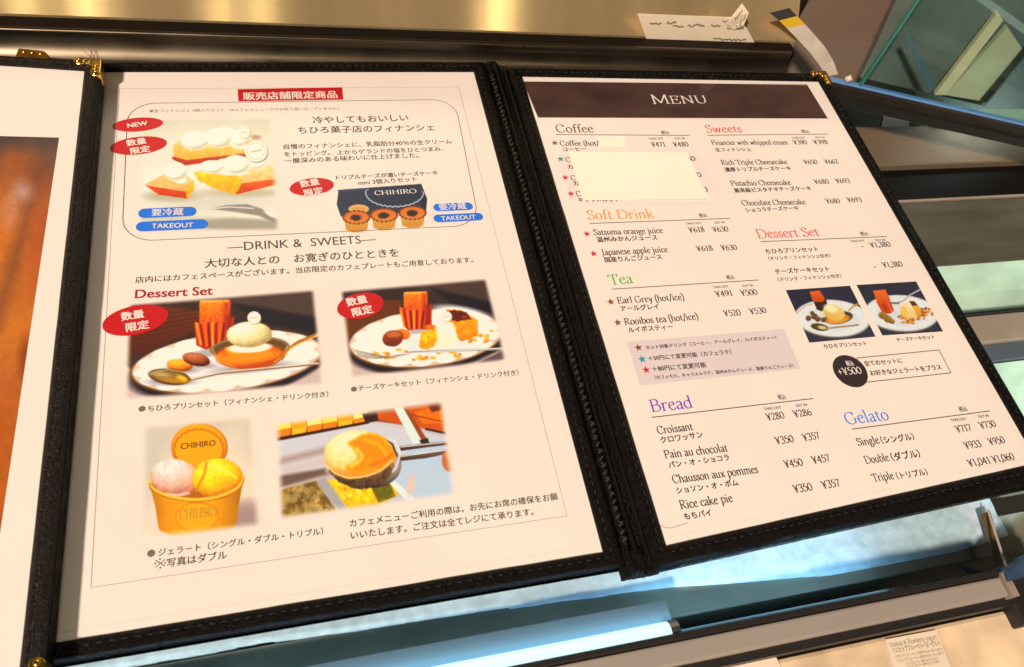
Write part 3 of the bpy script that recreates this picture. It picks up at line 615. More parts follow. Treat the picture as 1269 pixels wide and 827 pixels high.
    m = p.blob([(250, 288), (280, 312), (330, 328), (420, 308), (480, 268), (474, 312), (440, 344), (376, 366), (312, 350), (268, 322)], (140, 104, 76), 5, (84, 62, 50), rough=4); p.tex(m, 9, .34, 3); p.tex(m, 4, .22, 6)
    p.line(_cr([(244, 280), (268, 302), (300, 318), (336, 324), (390, 316), (440, 296), (478, 262)]), 7, (244, 200, 130), 7)
    p.grain(3, .018, 8)
    p.build('photo_print', par, .0035, label='photo of a metal scoop lifting a ball of orange gelato')

def paint_box(par):
    p = Pic([(416, 226), (534, 222), (536, 290), (418, 294)], (3.597, 330, 80), .6)
    p.poly([(322, 560), (690, 533), (716, 600), (712, 655), (560, 668), (332, 678), (314, 625)], (28, 38, 58), 3, (40, 50, 70)); p.poly([(690, 533), (717, 600), (712, 655), (690, 640)], (20, 28, 44), 4); p.poly([(318, 560), (690, 533), (694, 542), (322, 570)], (48, 60, 84), 3)
    pts = [(470, 548 + 0)] ; cen = (566, 560)
    for k in range(17):
        t = math.pi * (1.02 - k / 16 * 1.0); x = 572 + 118 * math.cos(t); y = 572 + 56 * math.sin(t)
        p.ell(x, y, 14, 10, (206, 206, 206), 0, 2.5)
    for k in range(17):
        t = math.pi * (1.02 - k / 16 * 1.0); x = 572 + 115 * math.cos(t); y = 572 + 53 * math.sin(t); p.ell(x, y, 12.5, 8.5, (32, 42, 62), 0, 2.5)
    p.poly([(455, 552), (690, 536), (690, 590), (630, 622), (540, 622), (470, 592)], (32, 42, 62), 4)
    p.ell(412, 645, 46, 20, (236, 176, 92), 0, 3); p.ell(412, 645, 34, 12, (222, 150, 66), 0, 5)
    for x, y in ((402, 690), (525, 680), (652, 670)):
        p.poly([(x - 58, y - 14), (x + 58, y - 18), (x + 48, y + 44), (x + 25, y + 58), (x - 20, y + 60), (x - 46, y + 46)], (244, 178, 72), 3, (220, 140, 46))
        for k in range(10): p.line([(x - 52 + k * 11.5, y), (x - 42 + k * 9.5, y + 52)], 3, (200, 118, 34), 3)
        for k in range(18): t = k / 18 * 6.283; p.ell(x + 56 * math.cos(t), y - 8 + 27 * math.sin(t), 8, 6, (120, 50, 20), 0, 3)
        p.ell(x, y - 8, 55, 26, (226, 104, 26), 0, 4, (240, 126, 40)); p.ell(x - 2, y - 6, 24, 14, (52, 30, 26), 0, 6, rough=.5)
    p.grain(3, .018, 9)
    p.build('photo_print', par, 0, label='cut out picture of three tarts before a navy box')

def small_plate(p, cx, cy, rx, ry):
    p.ell(cx, cy + 6, rx, ry, (120, 104, 92), 4, 6); p.ell(cx, cy, rx, ry, (216, 204, 196), 4, 4); p.ell(cx, cy, rx * .95, ry * .94, (234, 226, 220), 4, 6); p.ell(cx, cy + 4, rx * .68, ry * .66, (224, 216, 210), 4, 8)
def paint_small_pudding(par):
    p = Pic([(973.7, 359.8), (1053.2, 354.3), (1084.9, 417.4), (1003, 424.9)], (3.596, 930, 270), .6)
    p.fill((44, 42, 56), (52, 48, 60)); p.grain(60, .1, 2); small_plate(p, 365, 448, 168, 82)
    p.line([(205, 430), (240, 395), (330, 370)], 3, (206, 150, 80), 3)
    p.poly([(280, 372), (338, 362), (342, 390), (318, 418), (296, 410)], (58, 34, 30), 3); p.poly([(263, 330), (308, 324), (332, 362), (322, 376), (280, 376)], (232, 98, 30), 4, (206, 70, 14))
    p.line([(440, 412), (458, 395), (492, 378)], 8, (196, 140, 50), 3)
    p.ell(392, 446, 64, 28, (60, 50, 44), -8, 4); p.ell(388, 452, 56, 22, (206, 120, 30), -8, 4); p.ell(388, 458, 46, 12, (232, 150, 50), -8, 5); p.ell(372, 424, 50, 35, (248, 206, 128), 20, 4, (230, 168, 60)); p.ell(356, 405, 30, 16, (252, 228, 170), 20, 8)
    for x, y, r in ((258, 448, 13), (285, 440, 15), (300, 452, 13), (325, 455, 12), (275, 425, 10)): p.ell(x, y, r, r * .95, (128, 92, 60), 0, 3, (90, 58, 34))
    p.ell(308, 488, 40, 16, (86, 64, 28), 10, 3); p.ell(320, 490, 20, 8, (214, 190, 120), 10, 4); p.line([(345, 493), (420, 485), (480, 478)], 8, (170, 140, 80), 3)
    p.grain(5, .06, 2); p.build('photo_print', par, 0, label='small square photo of the pudding plate')
def paint_small_cake(par):
    p = Pic([(1061.3, 353.4), (1135.2, 349), (1168.6, 411), (1093.5, 416)], (3.596, 930, 270), .6)
    p.fill((46, 44, 56), (54, 50, 60)); p.grain(60, .1, 3); small_plate(p, 674, 425, 164, 80)
    p.poly([(560, 375), (620, 362), (640, 415), (622, 428), (590, 428)], (206, 66, 18), 4); p.poly([(546, 326), (600, 320), (622, 362), (615, 380), (566, 384)], (240, 108, 34), 4, (216, 76, 18)); p.line([(590, 385), (610, 425)], 4, (150, 40, 10)); p.line([(612, 378), (630, 418)], 4, (250, 130, 60))
    p.line([(640, 382), (680, 372), (710, 345), (760, 318)], 7, (180, 170, 160), 3); p.line([(630, 380), (660, 382)], 9, (120, 112, 104), 3)
    rnd = random.Random(5)
    for k in range(80):
        t = rnd.uniform(0, 6.28); r = rnd.uniform(.3, 1); x = 735 + 78 * r * math.cos(t); y = 436 + 34 * r * math.sin(t) - (x - 735) * .12
        p.ell(x, y, rnd.uniform(5, 10), rnd.uniform(4, 7), rnd.choice([(196, 120, 40), (226, 150, 60), (160, 84, 24)]), 0, 3)
    p.poly([(715, 395), (745, 385), (765, 430), (740, 445)], (244, 176, 56), 4, (226, 140, 30)); p.poly([(664, 385), (700, 368), (730, 410), (745, 445), (700, 450), (672, 420)], (250, 226, 180), 5, (240, 190, 110)); p.ell(685, 420, 16, 26, (248, 190, 80), -20, 6); p.poly([(705, 372), (730, 372), (745, 390), (722, 394)], (88, 50, 36), 3)
    for x, y, r in ((590, 436, 20), (612, 452, 20), (630, 462, 14)): p.ell(x, y, r, r * .8, (176, 128, 50), 20, 3, (130, 84, 30))
    p.ell(604, 440, 10, 6, (120, 120, 40), 0, 3)
    p.grain(5, .06, 3); p.build('photo_print', par, 0, label='small square photo of the cheesecake plate')

# ------------------------------------------------------------------ glass display case under the menus
ZG = -0.0062                                # top face of the glass
def glassmat(name, tint, rough=0.02, ior=1.45, op=0.0):
    M = bpy.data.materials.new(name); M.use_nodes = True; nt = M.node_tree; nt.nodes.clear()
    out = nt.nodes.new('ShaderNodeOutputMaterial'); tr = nt.nodes.new('ShaderNodeBsdfTransparent'); gl = nt.nodes.new('ShaderNodeBsdfGlossy')
    fr = nt.nodes.new('ShaderNodeFresnel'); mx = nt.nodes.new('ShaderNodeMixShader'); fr.inputs[0].default_value = ior
    tr.inputs[0].default_value = (*tint, 1); gl.inputs['Roughness'].default_value = rough
    ge = nt.nodes.new('ShaderNodeNewGeometry'); mu = nt.nodes.new('ShaderNodeMath'); mu.operation = 'MULTIPLY'; iv = nt.nodes.new('ShaderNodeMath'); iv.operation = 'SUBTRACT'; iv.inputs[0].default_value = 1
    nt.links.new(ge.outputs['Backfacing'], iv.inputs[1]); nt.links.new(fr.outputs[0], mu.inputs[0]); nt.links.new(iv.outputs[0], mu.inputs[1])
    nt.links.new(mu.outputs[0], mx.inputs[0]); nt.links.new(tr.outputs[0], mx.inputs[1]); nt.links.new(gl.outputs[0], mx.inputs[2]); nt.links.new(mx.outputs[0], out.inputs[0])
    return M
M_glass = glassmat('case_glass', (0.95, 0.985, 0.975)); M_teal = glassmat('green_glass', (0.87, 0.945, 0.94))
M_tealedge = mat('glass_edge', (0.04, 0.20, 0.17), 0.2)
M_alu = mat('brushed_aluminium', (0.36, 0.34, 0.31), 0.48, metal=0.25, bump=(40, .15, 'noise', (1, 60, 60)), rvar=(30, .06))
M_rubber = mat('black_gasket', (0.012, 0.011, 0.010), 0.5, bump=(400, .3, 'noise'))
M_steel = mat('brushed_steel_rail', (0.27, 0.205, 0.14), 0.34, metal=0.5, bump=(60, .2, 'noise', (1, 40, 40)), rvar=(20, .08))
M_darkglass = mat('dark_channel', (0.006, 0.005, 0.0045), 0.35, spec=.1)
M_olive = mat('olive_steel', (0.115, 0.115, 0.085), 0.35, metal=0.3, var=(14, .25, (1, 6, 1)))
M_lip = mat('beige_tray_lip', (0.34, 0.29, 0.235), 0.4, metal=0.2, var=(40, .08)); M_slate = mat('slate_lip', (0.10, 0.125, 0.16), 0.35, metal=0.3, var=(30, .15))
M_mint = mat('white_tray', (0.42, 0.62, 0.53), 0.35, var=(16, .3), bump=(30, .2, 'noise'))
M_frost = mat('frost', (0.48, 0.63, 0.76), 0.7, var=(200, .15), bump=(300, .4, 'noise'))
M_inner = mat('inner_ledge_paint', (0.15, 0.15, 0.12), 0.35, var=(30, .2))
M_wallin = mat('case_inner_wall', (0.045, 0.060, 0.060), 0.3, metal=0.2, var=(20, .2))
M_brass = mat('brown_stud', (0.22, 0.13, 0.05), 0.4, metal=0.5)
M_tube = mat('lamp_reflection_tube', (0.9, 0.95, 1), 0.3, emit=((0.62, 0.90, 1.0), 1.4))
M_cream = mat('cream_paper', (0.80, 0.72, 0.58), 0.6, var=(30, .04))

yg1 = at(1010, 750.5, ZG)[1]; yg2 = at(1010, 760, ZG)[1]; yr2 = at(1010, 789, ZG)[1]; xr = at(1250, 735, ZG)[0]
case = thing('display_case', 'glass topped gelato display case with an aluminium front rail under the open menus', 'display case', loc=(0.1, -0.15, -0.30))
def local(b):                               # child of a thing keeps world coordinates
    b.matrix_parent_inverse = Matrix.Translation(-Vector(b.parent.location)); return b
mb = MB(); mb.box(-0.60, xr, yg1, 0.0225, ZG - 0.005, ZG); local(mb.build('glass_top', M_glass, case))
mb = MB(); mb.box(-0.60, xr, yg2, yg1 - .0002, ZG - 0.02, ZG + 0.0006); bevel(local(mb.build('gasket', M_rubber, case)), .0006)
mb = MB(); mb.box(-0.60, xr, yr2, yg2 - .0002, ZG - 0.028, ZG + 0.0002); bevel(local(mb.build('front_rail', M_alu, case)), .0012)
mb = MB(); mb.box(xr + .0004, xr + .004, yr2 - .001, yg1 - .002, ZG - .028, ZG + .0012); local(mb.build('rail_cap', M_lip, case))
mb = MB(); mb.box(-0.60, xr, yg2, yg1 + .004, -0.30, ZG - .021); local(mb.build('front_panel', M_wallin, case))
# steps and trays seen through the glass (z about 6 cm down)
def tray_box(name, y0, y1, z1, M, x0=-0.6, x1=0.80, z0=-0.30, bv=.0008):
    b = MB(); b.box(x0, x1, y0, y1, z0, z1); return bevel(local(b.build(name, M, case)), bv)
zt = -0.060
def Y(px, py): return at(px, py, zt)[1]
y_a, y_b, y_c, y_d, y_e, y_f, y_g, y_h = Y(1090, 158), Y(1090, 207), Y(1120, 247), Y(1175, 328), Y(1195, 388), Y(1195, 392.5), Y(1230, 424), Y(1240, 445)
tray_box('rear_deck', y_a + .0004, 0.30, zt - .006, mat('grey_deck', (0.075, 0.105, 0.105), 0.35, metal=.2, var=(18, .35)), x0=-.6)
tray_box('steel_rail', y_b + .0004, y_a, zt + .001, M_steel)
tray_box('dark_channel', y_c + .0004, y_b, zt - .004, M_darkglass)
tray_box('channel_lip', y_c - .0014, y_c + .0002, zt - .0005, M_lip)
tray_box('shelf_plate', y_d + .0004, y_c - .0018, zt - .002, M_olive)
tray_box('tray_seal', y_f, y_e, zt + .001, M_rubber)
tray_box('tray_lip', y_g + .0003, y_f - .0003, zt, M_lip)
tray_box('tray_step', y_h, y_g, zt - .003, M_slate)
def pan(name, x0, x1, y0, y1, ztop, depth, M, label):
    """a white pan: sloping inner walls and a floor, open on top"""
    w = min(.012, (y1 - y0) * .3); b = MB(); zb = ztop - depth
    A = [(x0, y0), (x1, y0), (x1, y1), (x0, y1)]; B = [(x0 + w, y0 + w), (x1 - w, y0 + w), (x1 - w, y1 - w), (x0 + w, y1 - w)]
    V = [(*p, ztop) for p in A] + [(*p, zb) for p in B] + [(*p, zb - .004) for p in A]
    b.add(V, [[i, (i + 1) % 4, 4 + (i + 1) % 4, 4 + i] for i in range(4)] + [[4, 5, 6, 7]] + [[i, 8 + i, 8 + (i + 1) % 4, (i + 1) % 4] for i in range(4)] + [[11, 10, 9, 8]])
    o = b.build(name, M); return tag(o, label, 'pan', 'lit gelato pans')
p1 = pan('gelato_pan', .30, .80, y_e + .0005, y_d - .0005, zt - .001, .02, M_mint, 'pale green lit pan behind the right edge of the menu, farther of two')
p2 = pan('gelato_pan', .27, .80, -.268, y_h - .001, zt - .004, .02, M_mint, 'pale green lit pan nearer the front beside the lower right menu corner')
# frosted pan of ice under the lower edge
n = 120; ny = 44; xs = np.linspace(-.58, .34, n); y_fr = at(634, 753, -.04)[1]; ys = np.linspace(y_fr, -.19, ny)
GX, GY = np.meshgrid(xs, ys)
_pts = np.array([at(*p, -.04)[:2] for p in ((60, 840), (300, 800), (634, 752), (830, 727), (1029, 712), (1130, 694), (1190, 682), (1245, 664))])
_f = (GY - ys[-1]) / (ys[0] - ys[-1]); GY = ys[-1] + _f * (np.interp(GX, _pts[:, 0], _pts[:, 1]) - ys[-1]); GZ = -.0405 + .004 * fbm(GX, GY, .03, 2) + .003 * fbm(GX, GY, .006, 5)
i = (np.arange(ny - 1)[:, None] * n + np.arange(n - 1)[None]).ravel()
fr = mesh('frost_bed', np.stack([GX.ravel(), GY.ravel(), GZ.ravel()], 1), np.stack([i, i + 1, i + n + 1, i + n], 1).tolist(), M_frost, smooth=True)
sol = fr.modifiers.new('solid', 'SOLIDIFY'); sol.thickness = .03; sol.offset = -1
tag(fr, 'bluish white frosted bed seen through the glass under the lower menu edge', 'frost')
# glowing tube standing for a lamp reflection, brown studs on the inner wall
zl = -.0165
mb = MB(); a_ = at(828, 784, zl); b_ = at(560, 824, zl); yl = a_[1]
mb.tube([(-.5, yl, zl), (a_[0], yl, zl)], .0044, 14)
tl = thing('lamp_reflection_tube', 'glowing white tube standing in for a lamp reflection along the front glass edge', 'lamp reflection', loc=(0, yl, zl))
local(mb.build('tube', M_tube, tl, smooth=True))
mb = MB(); mb.tube([(a_[0], yl, zl), (a_[0] + .004, yl, zl)], .0048, 14); local(mb.build('end_cap', M_alu, tl))
mb = MB(); mb.box(-.5, a_[0] + .004, yl + .0045, yl + .0135, zl - .006, zl - .002); local(mb.build('reflector', mat('tube_reflector', (.075, .10, .115), .4), tl))
tray_box('inner_ledge', at(1029, 729, -.0425)[1], y_fr + .003, -.0425, M_inner, x1=.36)
e0, e1 = at(1224, 632, -.03), at(1252, 718, -.012)
mb = MB(); mb.tube([e0, e1], .0006, 8); local(mb.build('corner_reflection_line', mat('bright_reflection', (.75, .62, .5), .3), case))  # pale rod standing in for the bright line reflected in the end glass
mb = MB(); mb.prism([at(*p, -.032)[:2] for p in ((1216, 637), (1240, 713), (1251, 717), (1227, 633))], -.033, -.032); local(mb.build('corner_reflection_strip', mat('brown_reflection', (.10, .07, .03), .45, var=(40, .2)), case))  # brown strip standing in for the reflection in the end glass
mb = MB(); q0, q1 = at(1187, 702, -.03), at(1248, 722, -.02); mb.tube([q0, q1], .0016, 6); local(mb.build('corner_brace', M_slate, case))
l = lamp('case_fill_lamp', (-.08, yl + .004, -.018), (-.08, -.22, -.06), .66, .26, (0.38, 0.72, 1.0), .012)
l2 = lamp('case_fill_lamp', (.50, -.21, -.030), (.48, -.17, -.08), .34, .080, (0.78, 1.0, 0.90), .02)

# front corner bracket and the stone counter with its flavour card
bk = MB(); c0 = at(1246, 720, ZG); c1 = at(1290, 690, ZG)
bk.prism([(c0[0] - .001, c0[1] - .001), (c1[0], c1[1] - .006), (c1[0], c1[1] + .004), (c0[0] + .0, c0[1] + .004)], ZG - .03, ZG + .003)
bevel(tag(bk.build('corner_bracket', mat('blue_black_metal', (.06, .12, .24), .3, metal=.5, var=(60, .2))), 'dark blue metal bracket at the right front corner of the glass', 'bracket'), .001)
bk = MB(); c2 = at(1254, 736, ZG - .004); bk.box(c2[0], c2[0] + .03, c2[1] - .014, c2[1] + .012, -.05, ZG - .006)
bevel(tag(bk.build('corner_block', M_rubber), 'black block behind the end of the aluminium rail', 'block'), .001)
ZC = -0.020
M_stone = mat('cream_stone', (0.74, 0.60, 0.40), 0.5, var=(42, .30), bump=(40, .2, 'noise'))
ct = MB(); ct.box(-.7, .9, -.75, yr2 - .004, ZC - .05, ZC); tag(bevel(ct.build('counter', M_stone), .002), kind='structure')
tr_ = MB(); tr_.box(-.7, xr + .006, yr2 - .0035, yr2 - .0002, ZC - .05, ZG - .004); tag(tr_.build('shadow_gap_strip', M_rubber), 'black strip standing in for the shadow gap below the aluminium front rail', 'strip')  # black strip put in for the shadow in the gap under the rail
def card(name, quad, z, label):
    c = thing(name, label, 'card', 'cards on the counter', loc=tuple(at(*quad[0], z)))
    b = MB(); P = [at(*p, z + .0008)[:2] for p in quad]; b.prism(P[::-1], z + .0002, z + .0008); local(b.build('paper', M_cream, c)); return c
cd = card('flavour_card', [(1098, 792.5), (1159, 781), (1178, 826), (1110, 838)], ZC, 'small white card naming a blueberry yogurt flavour on the cream counter')
pr = Print(); zc = ZC + .0008
pr.put(serif('Haskap & Blueberry yogurt'), (1103.5, 802), (1161.5, 792), .0028, zp=zc)
pr.put(sans('ハスカップブルーベリーヨーグルト', .01), (1107, 809.5), (1165.5, 799.5), .0026, zp=zc)
for (a, b) in (((1109, 816), (1168.5, 806)), ((1112, 821), (1170, 811)), ((1122, 824.5), (1163, 817.5)), ((1124, 829), (1165, 821.5))):
    pr.put(sans('ハスカップとブルーベリーの爽やかなヨーグルト味です'), a, b, .0014, zp=zc)
local(pr.build('lettering', mat('card_ink', (.16, .13, .10), .6), cd))
card('flavour_card', [(884, 826), (962, 815), (972, 835), (894, 848)], ZC, 'pale card on the counter mostly cut off by the lower picture edge')

# ------------------------------------------------------------------ black ledge and steel wall behind the menus
ZCAP = .0070
A0 = at(0, 19, ZCAP)[:2]; A1 = at(974, 53, ZCAP)[:2]; dl = (A1 - A0) / np.linalg.norm(A1 - A0); nl = np.array([-dl[1], dl[0]])
def lp(t, d, z): p = A0 + dl * t + nl * d; return (p[0], p[1], z)
Lend = np.linalg.norm(A1 - A0)
d_lip = float((at(300, 44, ZCAP)[:2] - A0) @ nl); d_base = float((at(300, 81, ZG)[:2] - A0) @ nl)
prof = [(d_base - .012, ZG + .0002)]
for k in range(15):
    t = math.radians(22 + 60 * k / 14); t0, t1 = math.radians(22), math.radians(82)
    prof.append((d_base + (d_lip - .0012 - d_base) * (math.sin(t) - math.sin(t0)) / (math.sin(t1) - math.sin(t0)), ZG + .0003 + (ZCAP - ZG - .0006) * (math.cos(t0) - math.cos(t)) / (math.cos(t0) - math.cos(t1))))
prof += [(d_lip - .0008, ZCAP + .0002), (d_lip, ZCAP + .0005), (d_lip + .0012, ZCAP + .0003)]
M_ledge = mat('black_satin_metal', (0.16, 0.135, 0.10), 0.32, metal=1.0, bump=(50, .25, 'noise', (1, 1, 1)), rvar=(16, .10))
ledge = thing('counter_ledge', 'black satin metal ledge running behind the menus', 'ledge', loc=(A0[0], A0[1], ZG))
b = MB(); V = []; nP = len(prof); ts = np.linspace(-.30, Lend, 30)
for t in ts: V += [lp(t, d, z) for d, z in prof]
b.add(V, [[i * nP + k, (i + 1) * nP + k, (i + 1) * nP + k + 1, i * nP + k + 1] for i in range(29) for k in range(nP - 1)])
o = local(b.build('curved_face', M_ledge, ledge, smooth=True))
def lbox(x0, x1, d0, d1, z0, z1):
    V = [lp(t, d, z) for z in (z0, z1) for d in (d0, d1) for t in (x0, x1)]
    b = MB(); b.add(V, [[0, 2, 3, 1], [4, 5, 7, 6], [0, 1, 5, 4], [2, 6, 7, 3], [0, 4, 6, 2], [1, 3, 7, 5]]); return b
ztop = ZCAP
bevel(local(lbox(-.30, Lend + .004, d_lip + .0006, .0004, -.05, ztop).build('top_cap', mat('matte_black', (.008, .006, .005), .5, spec=.12), ledge)), .0012)
M_bsteel = mat('brushed_steel_wall', (0.56, 0.44, 0.24), 0.19, metal=0.62, var=(26, .16, (1, .02, .02)), bump=(34, .12, 'noise', (1, .03, .03)))
_n = M_bsteel.node_tree; _t = _n.nodes.new('ShaderNodeTangent'); _t.direction_type = 'UV_MAP'; _p = _n.nodes['Principled BSDF']; _p.inputs['Anisotropic'].default_value = .95; _p.inputs['Anisotropic Rotation'].default_value = .25; _n.links.new(_t.outputs[0], _p.inputs['Tangent'])
def slope(x0, x1, d0, z0, ln, th, ang):
    ca, sa = math.cos(ang), math.sin(ang); pr_ = [(d0, -.05), (d0, z0), (d0 + ln * sa, z0 + ln * ca), (d0 + ln * sa + th * ca, z0 + ln * ca - th * sa), (d0 + th, z0 - th), (d0 + th, -.05)]
    b = MB(); n_ = len(pr_); b.add([lp(x0, d, z) for d, z in pr_] + [lp(x1, d, z) for d, z in pr_], [list(range(n_)), list(range(n_, 2 * n_))[::-1]] + [[i, i + n_, (i + 1) % n_ + n_, (i + 1) % n_] for i in range(n_)]); return b
o = slope(-.30, Lend + .008, .0010, ZCAP + .0004, .11, .003, math.radians(42)).build('steel_panel', M_bsteel); _uv = o.data.uv_layers.new(name='brush')
for lo in o.data.loops: v_ = o.data.vertices[lo.vertex_index].co; _uv.data[lo.index].uv = (v_.x * 2, v_.z * 2.7)
tag(o, 'brushed steel panel sloping up behind the black ledge', 'panel')
# taupe wall with a seam further right
wy = .068
def ray_y(px, py, y): r = RW.T @ np.array([px - 634.5, py - 413.5, F]); return CW + r * ((y - CW[1]) / r[1])
M_taupe = mat('taupe_board', (0.225, 0.165, 0.125), 0.5, var=(8, .06))
b = MB(); sx = ray_y(1050, 95, wy)[0]
b.box(.362, sx - .0005, wy, wy + .01, -.14, .30); wl = tag(b.build('wall_board', M_taupe), 'taupe wall board left of the thin dark seam', 'board', 'taupe wall boards')
b = MB(); b.box(sx + .0005, .475, wy, wy + .01, -.14, .30); tag(b.build('wall_board', M_taupe), 'taupe wall board right of the thin dark seam', 'board', 'taupe wall boards')
b = MB(); b.box(.362, .475, wy + .0105, wy + .02, -.14, .30); tag(b.build('wall', M_rubber), kind='structure')
# paper note leaning on the steel panel above the ledge
note = thing('paper_note', 'cream paper note with scribbled words and a curled corner above the black ledge', 'note', loc=tuple(at(865, 50, ztop)))
def lwall(px, py, d):                       # photo pixel onto the upright plane a distance d from the ledge line
    r = RW.T @ np.array([px - 634.5, py - 413.5, F]); q = A0 + nl * d
    k = ((q - CW[:2]) @ nl) / (r[:2] @ nl); return CW + r * k
b = MB(); P = [lwall(*p, -.001) for p in ((802, 51), (935, 53), (926, 36), (912, 22), (850, 20), (790, 17.5))]
b.add(P + [p + [0, .0005, 0] for p in P], [list(range(6)), list(range(6, 12))[::-1]] + [[i, i + 6, (i + 1) % 6 + 6, (i + 1) % 6] for i in range(6)]); local(b.build('sheet', M_cream, note))
b = MB(); Q = [lwall(900, 30, -.002), lwall(908, 22, -.003), lwall(920, 5, -.0015), lwall(928, 16, -.003), lwall(921, 33, -.0035), lwall(908, 37, -.002)]
b.add(Q + [p + [0, .0006, 0] for p in Q], [list(range(6)), list(range(6, 12))[::-1]] + [[i, i + 6, (i + 1) % 6 + 6, (i + 1) % 6] for i in range(6)]); local(b.build('curled_corner', M_cream, note))
b = MB(); rnd = random.Random(11)
def scrib(x0, x1, y0, y1, a, nseg):
    pts = [lwall(x0 + (x1 - x0) * k / nseg, y0 + (y1 - y0) * k / nseg + rnd.uniform(-a, a), -.0017) for k in range(nseg + 1)]; b.tube(pts, .00022, 4)
for a in ((805, 820, 28.5, 30, 1.8, 12), (826, 838, 28, 28.5, 1.6, 10), (834, 847, 33, 32.5, 1.5, 8), (852, 873, 31.5, 31, 1.8, 16), (881, 893, 32, 32, 1.2, 9), (896, 906, 27, 25, 1.2, 6), (901, 912, 36, 33, 1.5, 6), (884, 925, 48, 50, 1.3, 22)): scrib(*a)
for a in ((911, 920, 24, 12, 1.5, 6), (916, 924, 30, 20, 1.6, 6), (912, 922, 33, 31, 1.4, 5)):
    x0, x1, y0, y1, am, ns = a; b.tube([lwall(x0 + (x1 - x0) * k / ns, y0 + (y1 - y0) * k / ns + rnd.uniform(-am, am), -.0045) for k in range(ns + 1)], .00022, 4)
local(b.build('handwriting', M_grey, note))
# flexible tag strip hanging past the end of the ledge
strip = thing('tag_strip', 'bent white strip with black and yellow patches past the right end of the ledge', 'strip', loc=tuple(at(1035, 92, ZG)))
cl = [(966, 13, .0335), (976, 22, .0335), (986, 32, .033), (1000, 47, .032), (1013, 62, .030), (1023, 77, .028), (1031, 93, .025)]; wd = [12, 11, 11, 10.5, 10, 9, 7]
Ms = [mat('tag_white', (.62, .58, .50), .5, var=(60, .15)), mat('tag_black', (.04, .04, .04), .4), mat('tag_yellow', (.75, .50, .02), .5)]
for nm, ks, mm_ in (('black_end', (0, 1), 1), ('yellow_patch', (1, 2), 2), ('white_band', (2, 6), 0)):
    V = []
    for k in range(ks[0], ks[1] + 1):
        x, y, d = cl[k]; P0 = ray_y(x - wd[k], y + wd[k] * .25, d); P1 = ray_y(x + wd[k], y - wd[k] * .25, d); V += [P0, P1]
    b = MB(); b.add(V, [[2 * i, 2 * i + 1, 2 * i + 3, 2 * i + 2] for i in range(len(V) // 2 - 1)]); o = local(b.build(nm, Ms[mm_], strip)); sd = o.modifiers.new('solid', 'SOLIDIFY'); sd.thickness = .0008
# neighbouring case: dark bar, upright green glass, posts and a lit pan behind it
nb = thing('glass_screen', 'upright green glass screen on a dark bar with a blue top edge', 'glass screen', loc=tuple(at(1060, 105, ZG)))
B0 = at(1016, 97, ZG)[:2]; B1 = at(1269, 155, ZG)[:2]; db = (B1 - B0) / np.linalg.norm(B1 - B0); nbv = np.array([-db[1], db[0]])
def bp(t, d, z): p = B0 + db * t + nbv * d; return (p[0], p[1], z)
def bbox(t0, t1, d0, d1, z0, z1, name, M, par, bv=0):
    V = [bp(t, d, z) for z in (z0, z1) for d in (d0, d1) for t in (t0, t1)]
    b = MB(); b.add(V, [[0, 2, 3, 1], [4, 5, 7, 6], [0, 1, 5, 4], [2, 6, 7, 3], [0, 4, 6, 2], [1, 3, 7, 5]]); o = b.build(name, M, par)
    if par: local(o)
    return bevel(o, bv) if bv else o
bbox(0, .45, -.0035, .0, -.0165, ZG - .0004, 'bar', mat('brown_black_bar', (.020, .015, .012), .35, spec=.4, rvar=(30, .1)), nb, .0008)
bbox(0, .45, .0004, .0050, ZG - .003, ZG, 'blue_edge', mat('blue_edge', (.12, .28, .62), .3, metal=.1), nb, .0008)
bbox(0, .45, -.006, -.0039, -.020, -.0135, 'seal', M_rubber, nb)
tp = float((at(1066, 100, ZG)[:2] - B0) @ db)
bbox(tp, .45, .0012, .0042, ZG + .0004, .16, 'pane', M_teal, nb)
bbox(tp - .0016, tp, .001, .0044, ZG + .0002, .16, 'pane_edge', M_tealedge, nb)
b = MB(); b.tube([bp(tp - .012, .003, ZG + .001), bp(tp - .009, .003, ZG + .004)], .0022, 10); local(b.build('glint_screw', mat('cream_screw', (.6, .55, .46), .3), nb, smooth=True))
def up(px, py, off):                        # where the ray meets the upright plane 'off' behind the bar
    r = RW.T @ np.array([px - 634.5, py - 413.5, F]); q = B0 + nbv * off
    return CW + r * (((q - CW[:2]) @ nbv) / (r[:2] @ nbv))
def local2(o): return local(o)
def slab(name, pts, off, th, M, label, cat):
    P = [up(*p, off) for p in pts]; n = len(P); d3 = np.array([*(nbv * th), 0]); b = MB()
    b.add(P + [p + d3 for p in P], [list(range(n)), list(range(n, 2 * n))[::-1]] + [[i, i + n, (i + 1) % n + n, (i + 1) % n] for i in range(n)]); o = local2(b.build(name, M, nb)); o['label'] = label; return o
M_post = mat('beige_post', (.62, .54, .34), .4, metal=.0, var=(30, .12)); M_gpan = mat('olive_panel', (.50, .52, .34), .5, var=(16, .2))
slab('upright_post', [(1158, 118), (1172, 118), (1243, 26), (1236, 16)], .012, .004, M_post, 'narrow beige upright post behind the green glass', 'post')
slab('upright_panel', [(1172, 118), (1220, 126), (1270, 66), (1248, 34)], .020, .004, M_gpan, 'pale olive upright panel behind the green glass', 'panel')
slab('edge_strip', [(1217, 126), (1223, 127), (1285, 52), (1280, 50)], .014, .003, M_rubber, 'dark edge strip beside the olive panel', 'strip')
slab('brace_bar', [(1122, 46), (1128, 44), (1160, 110), (1152, 113)], .006, .002, mat('blue_steel', (.13, .22, .30), .3, metal=.5), 'blue steel brace slanting behind the green glass', 'brace')
pl = pan('gelato_pan', .50, .90, .028, .20, -.050, .02, M_mint, 'brightly lit pale green pan at the right picture edge behind the upright glass')
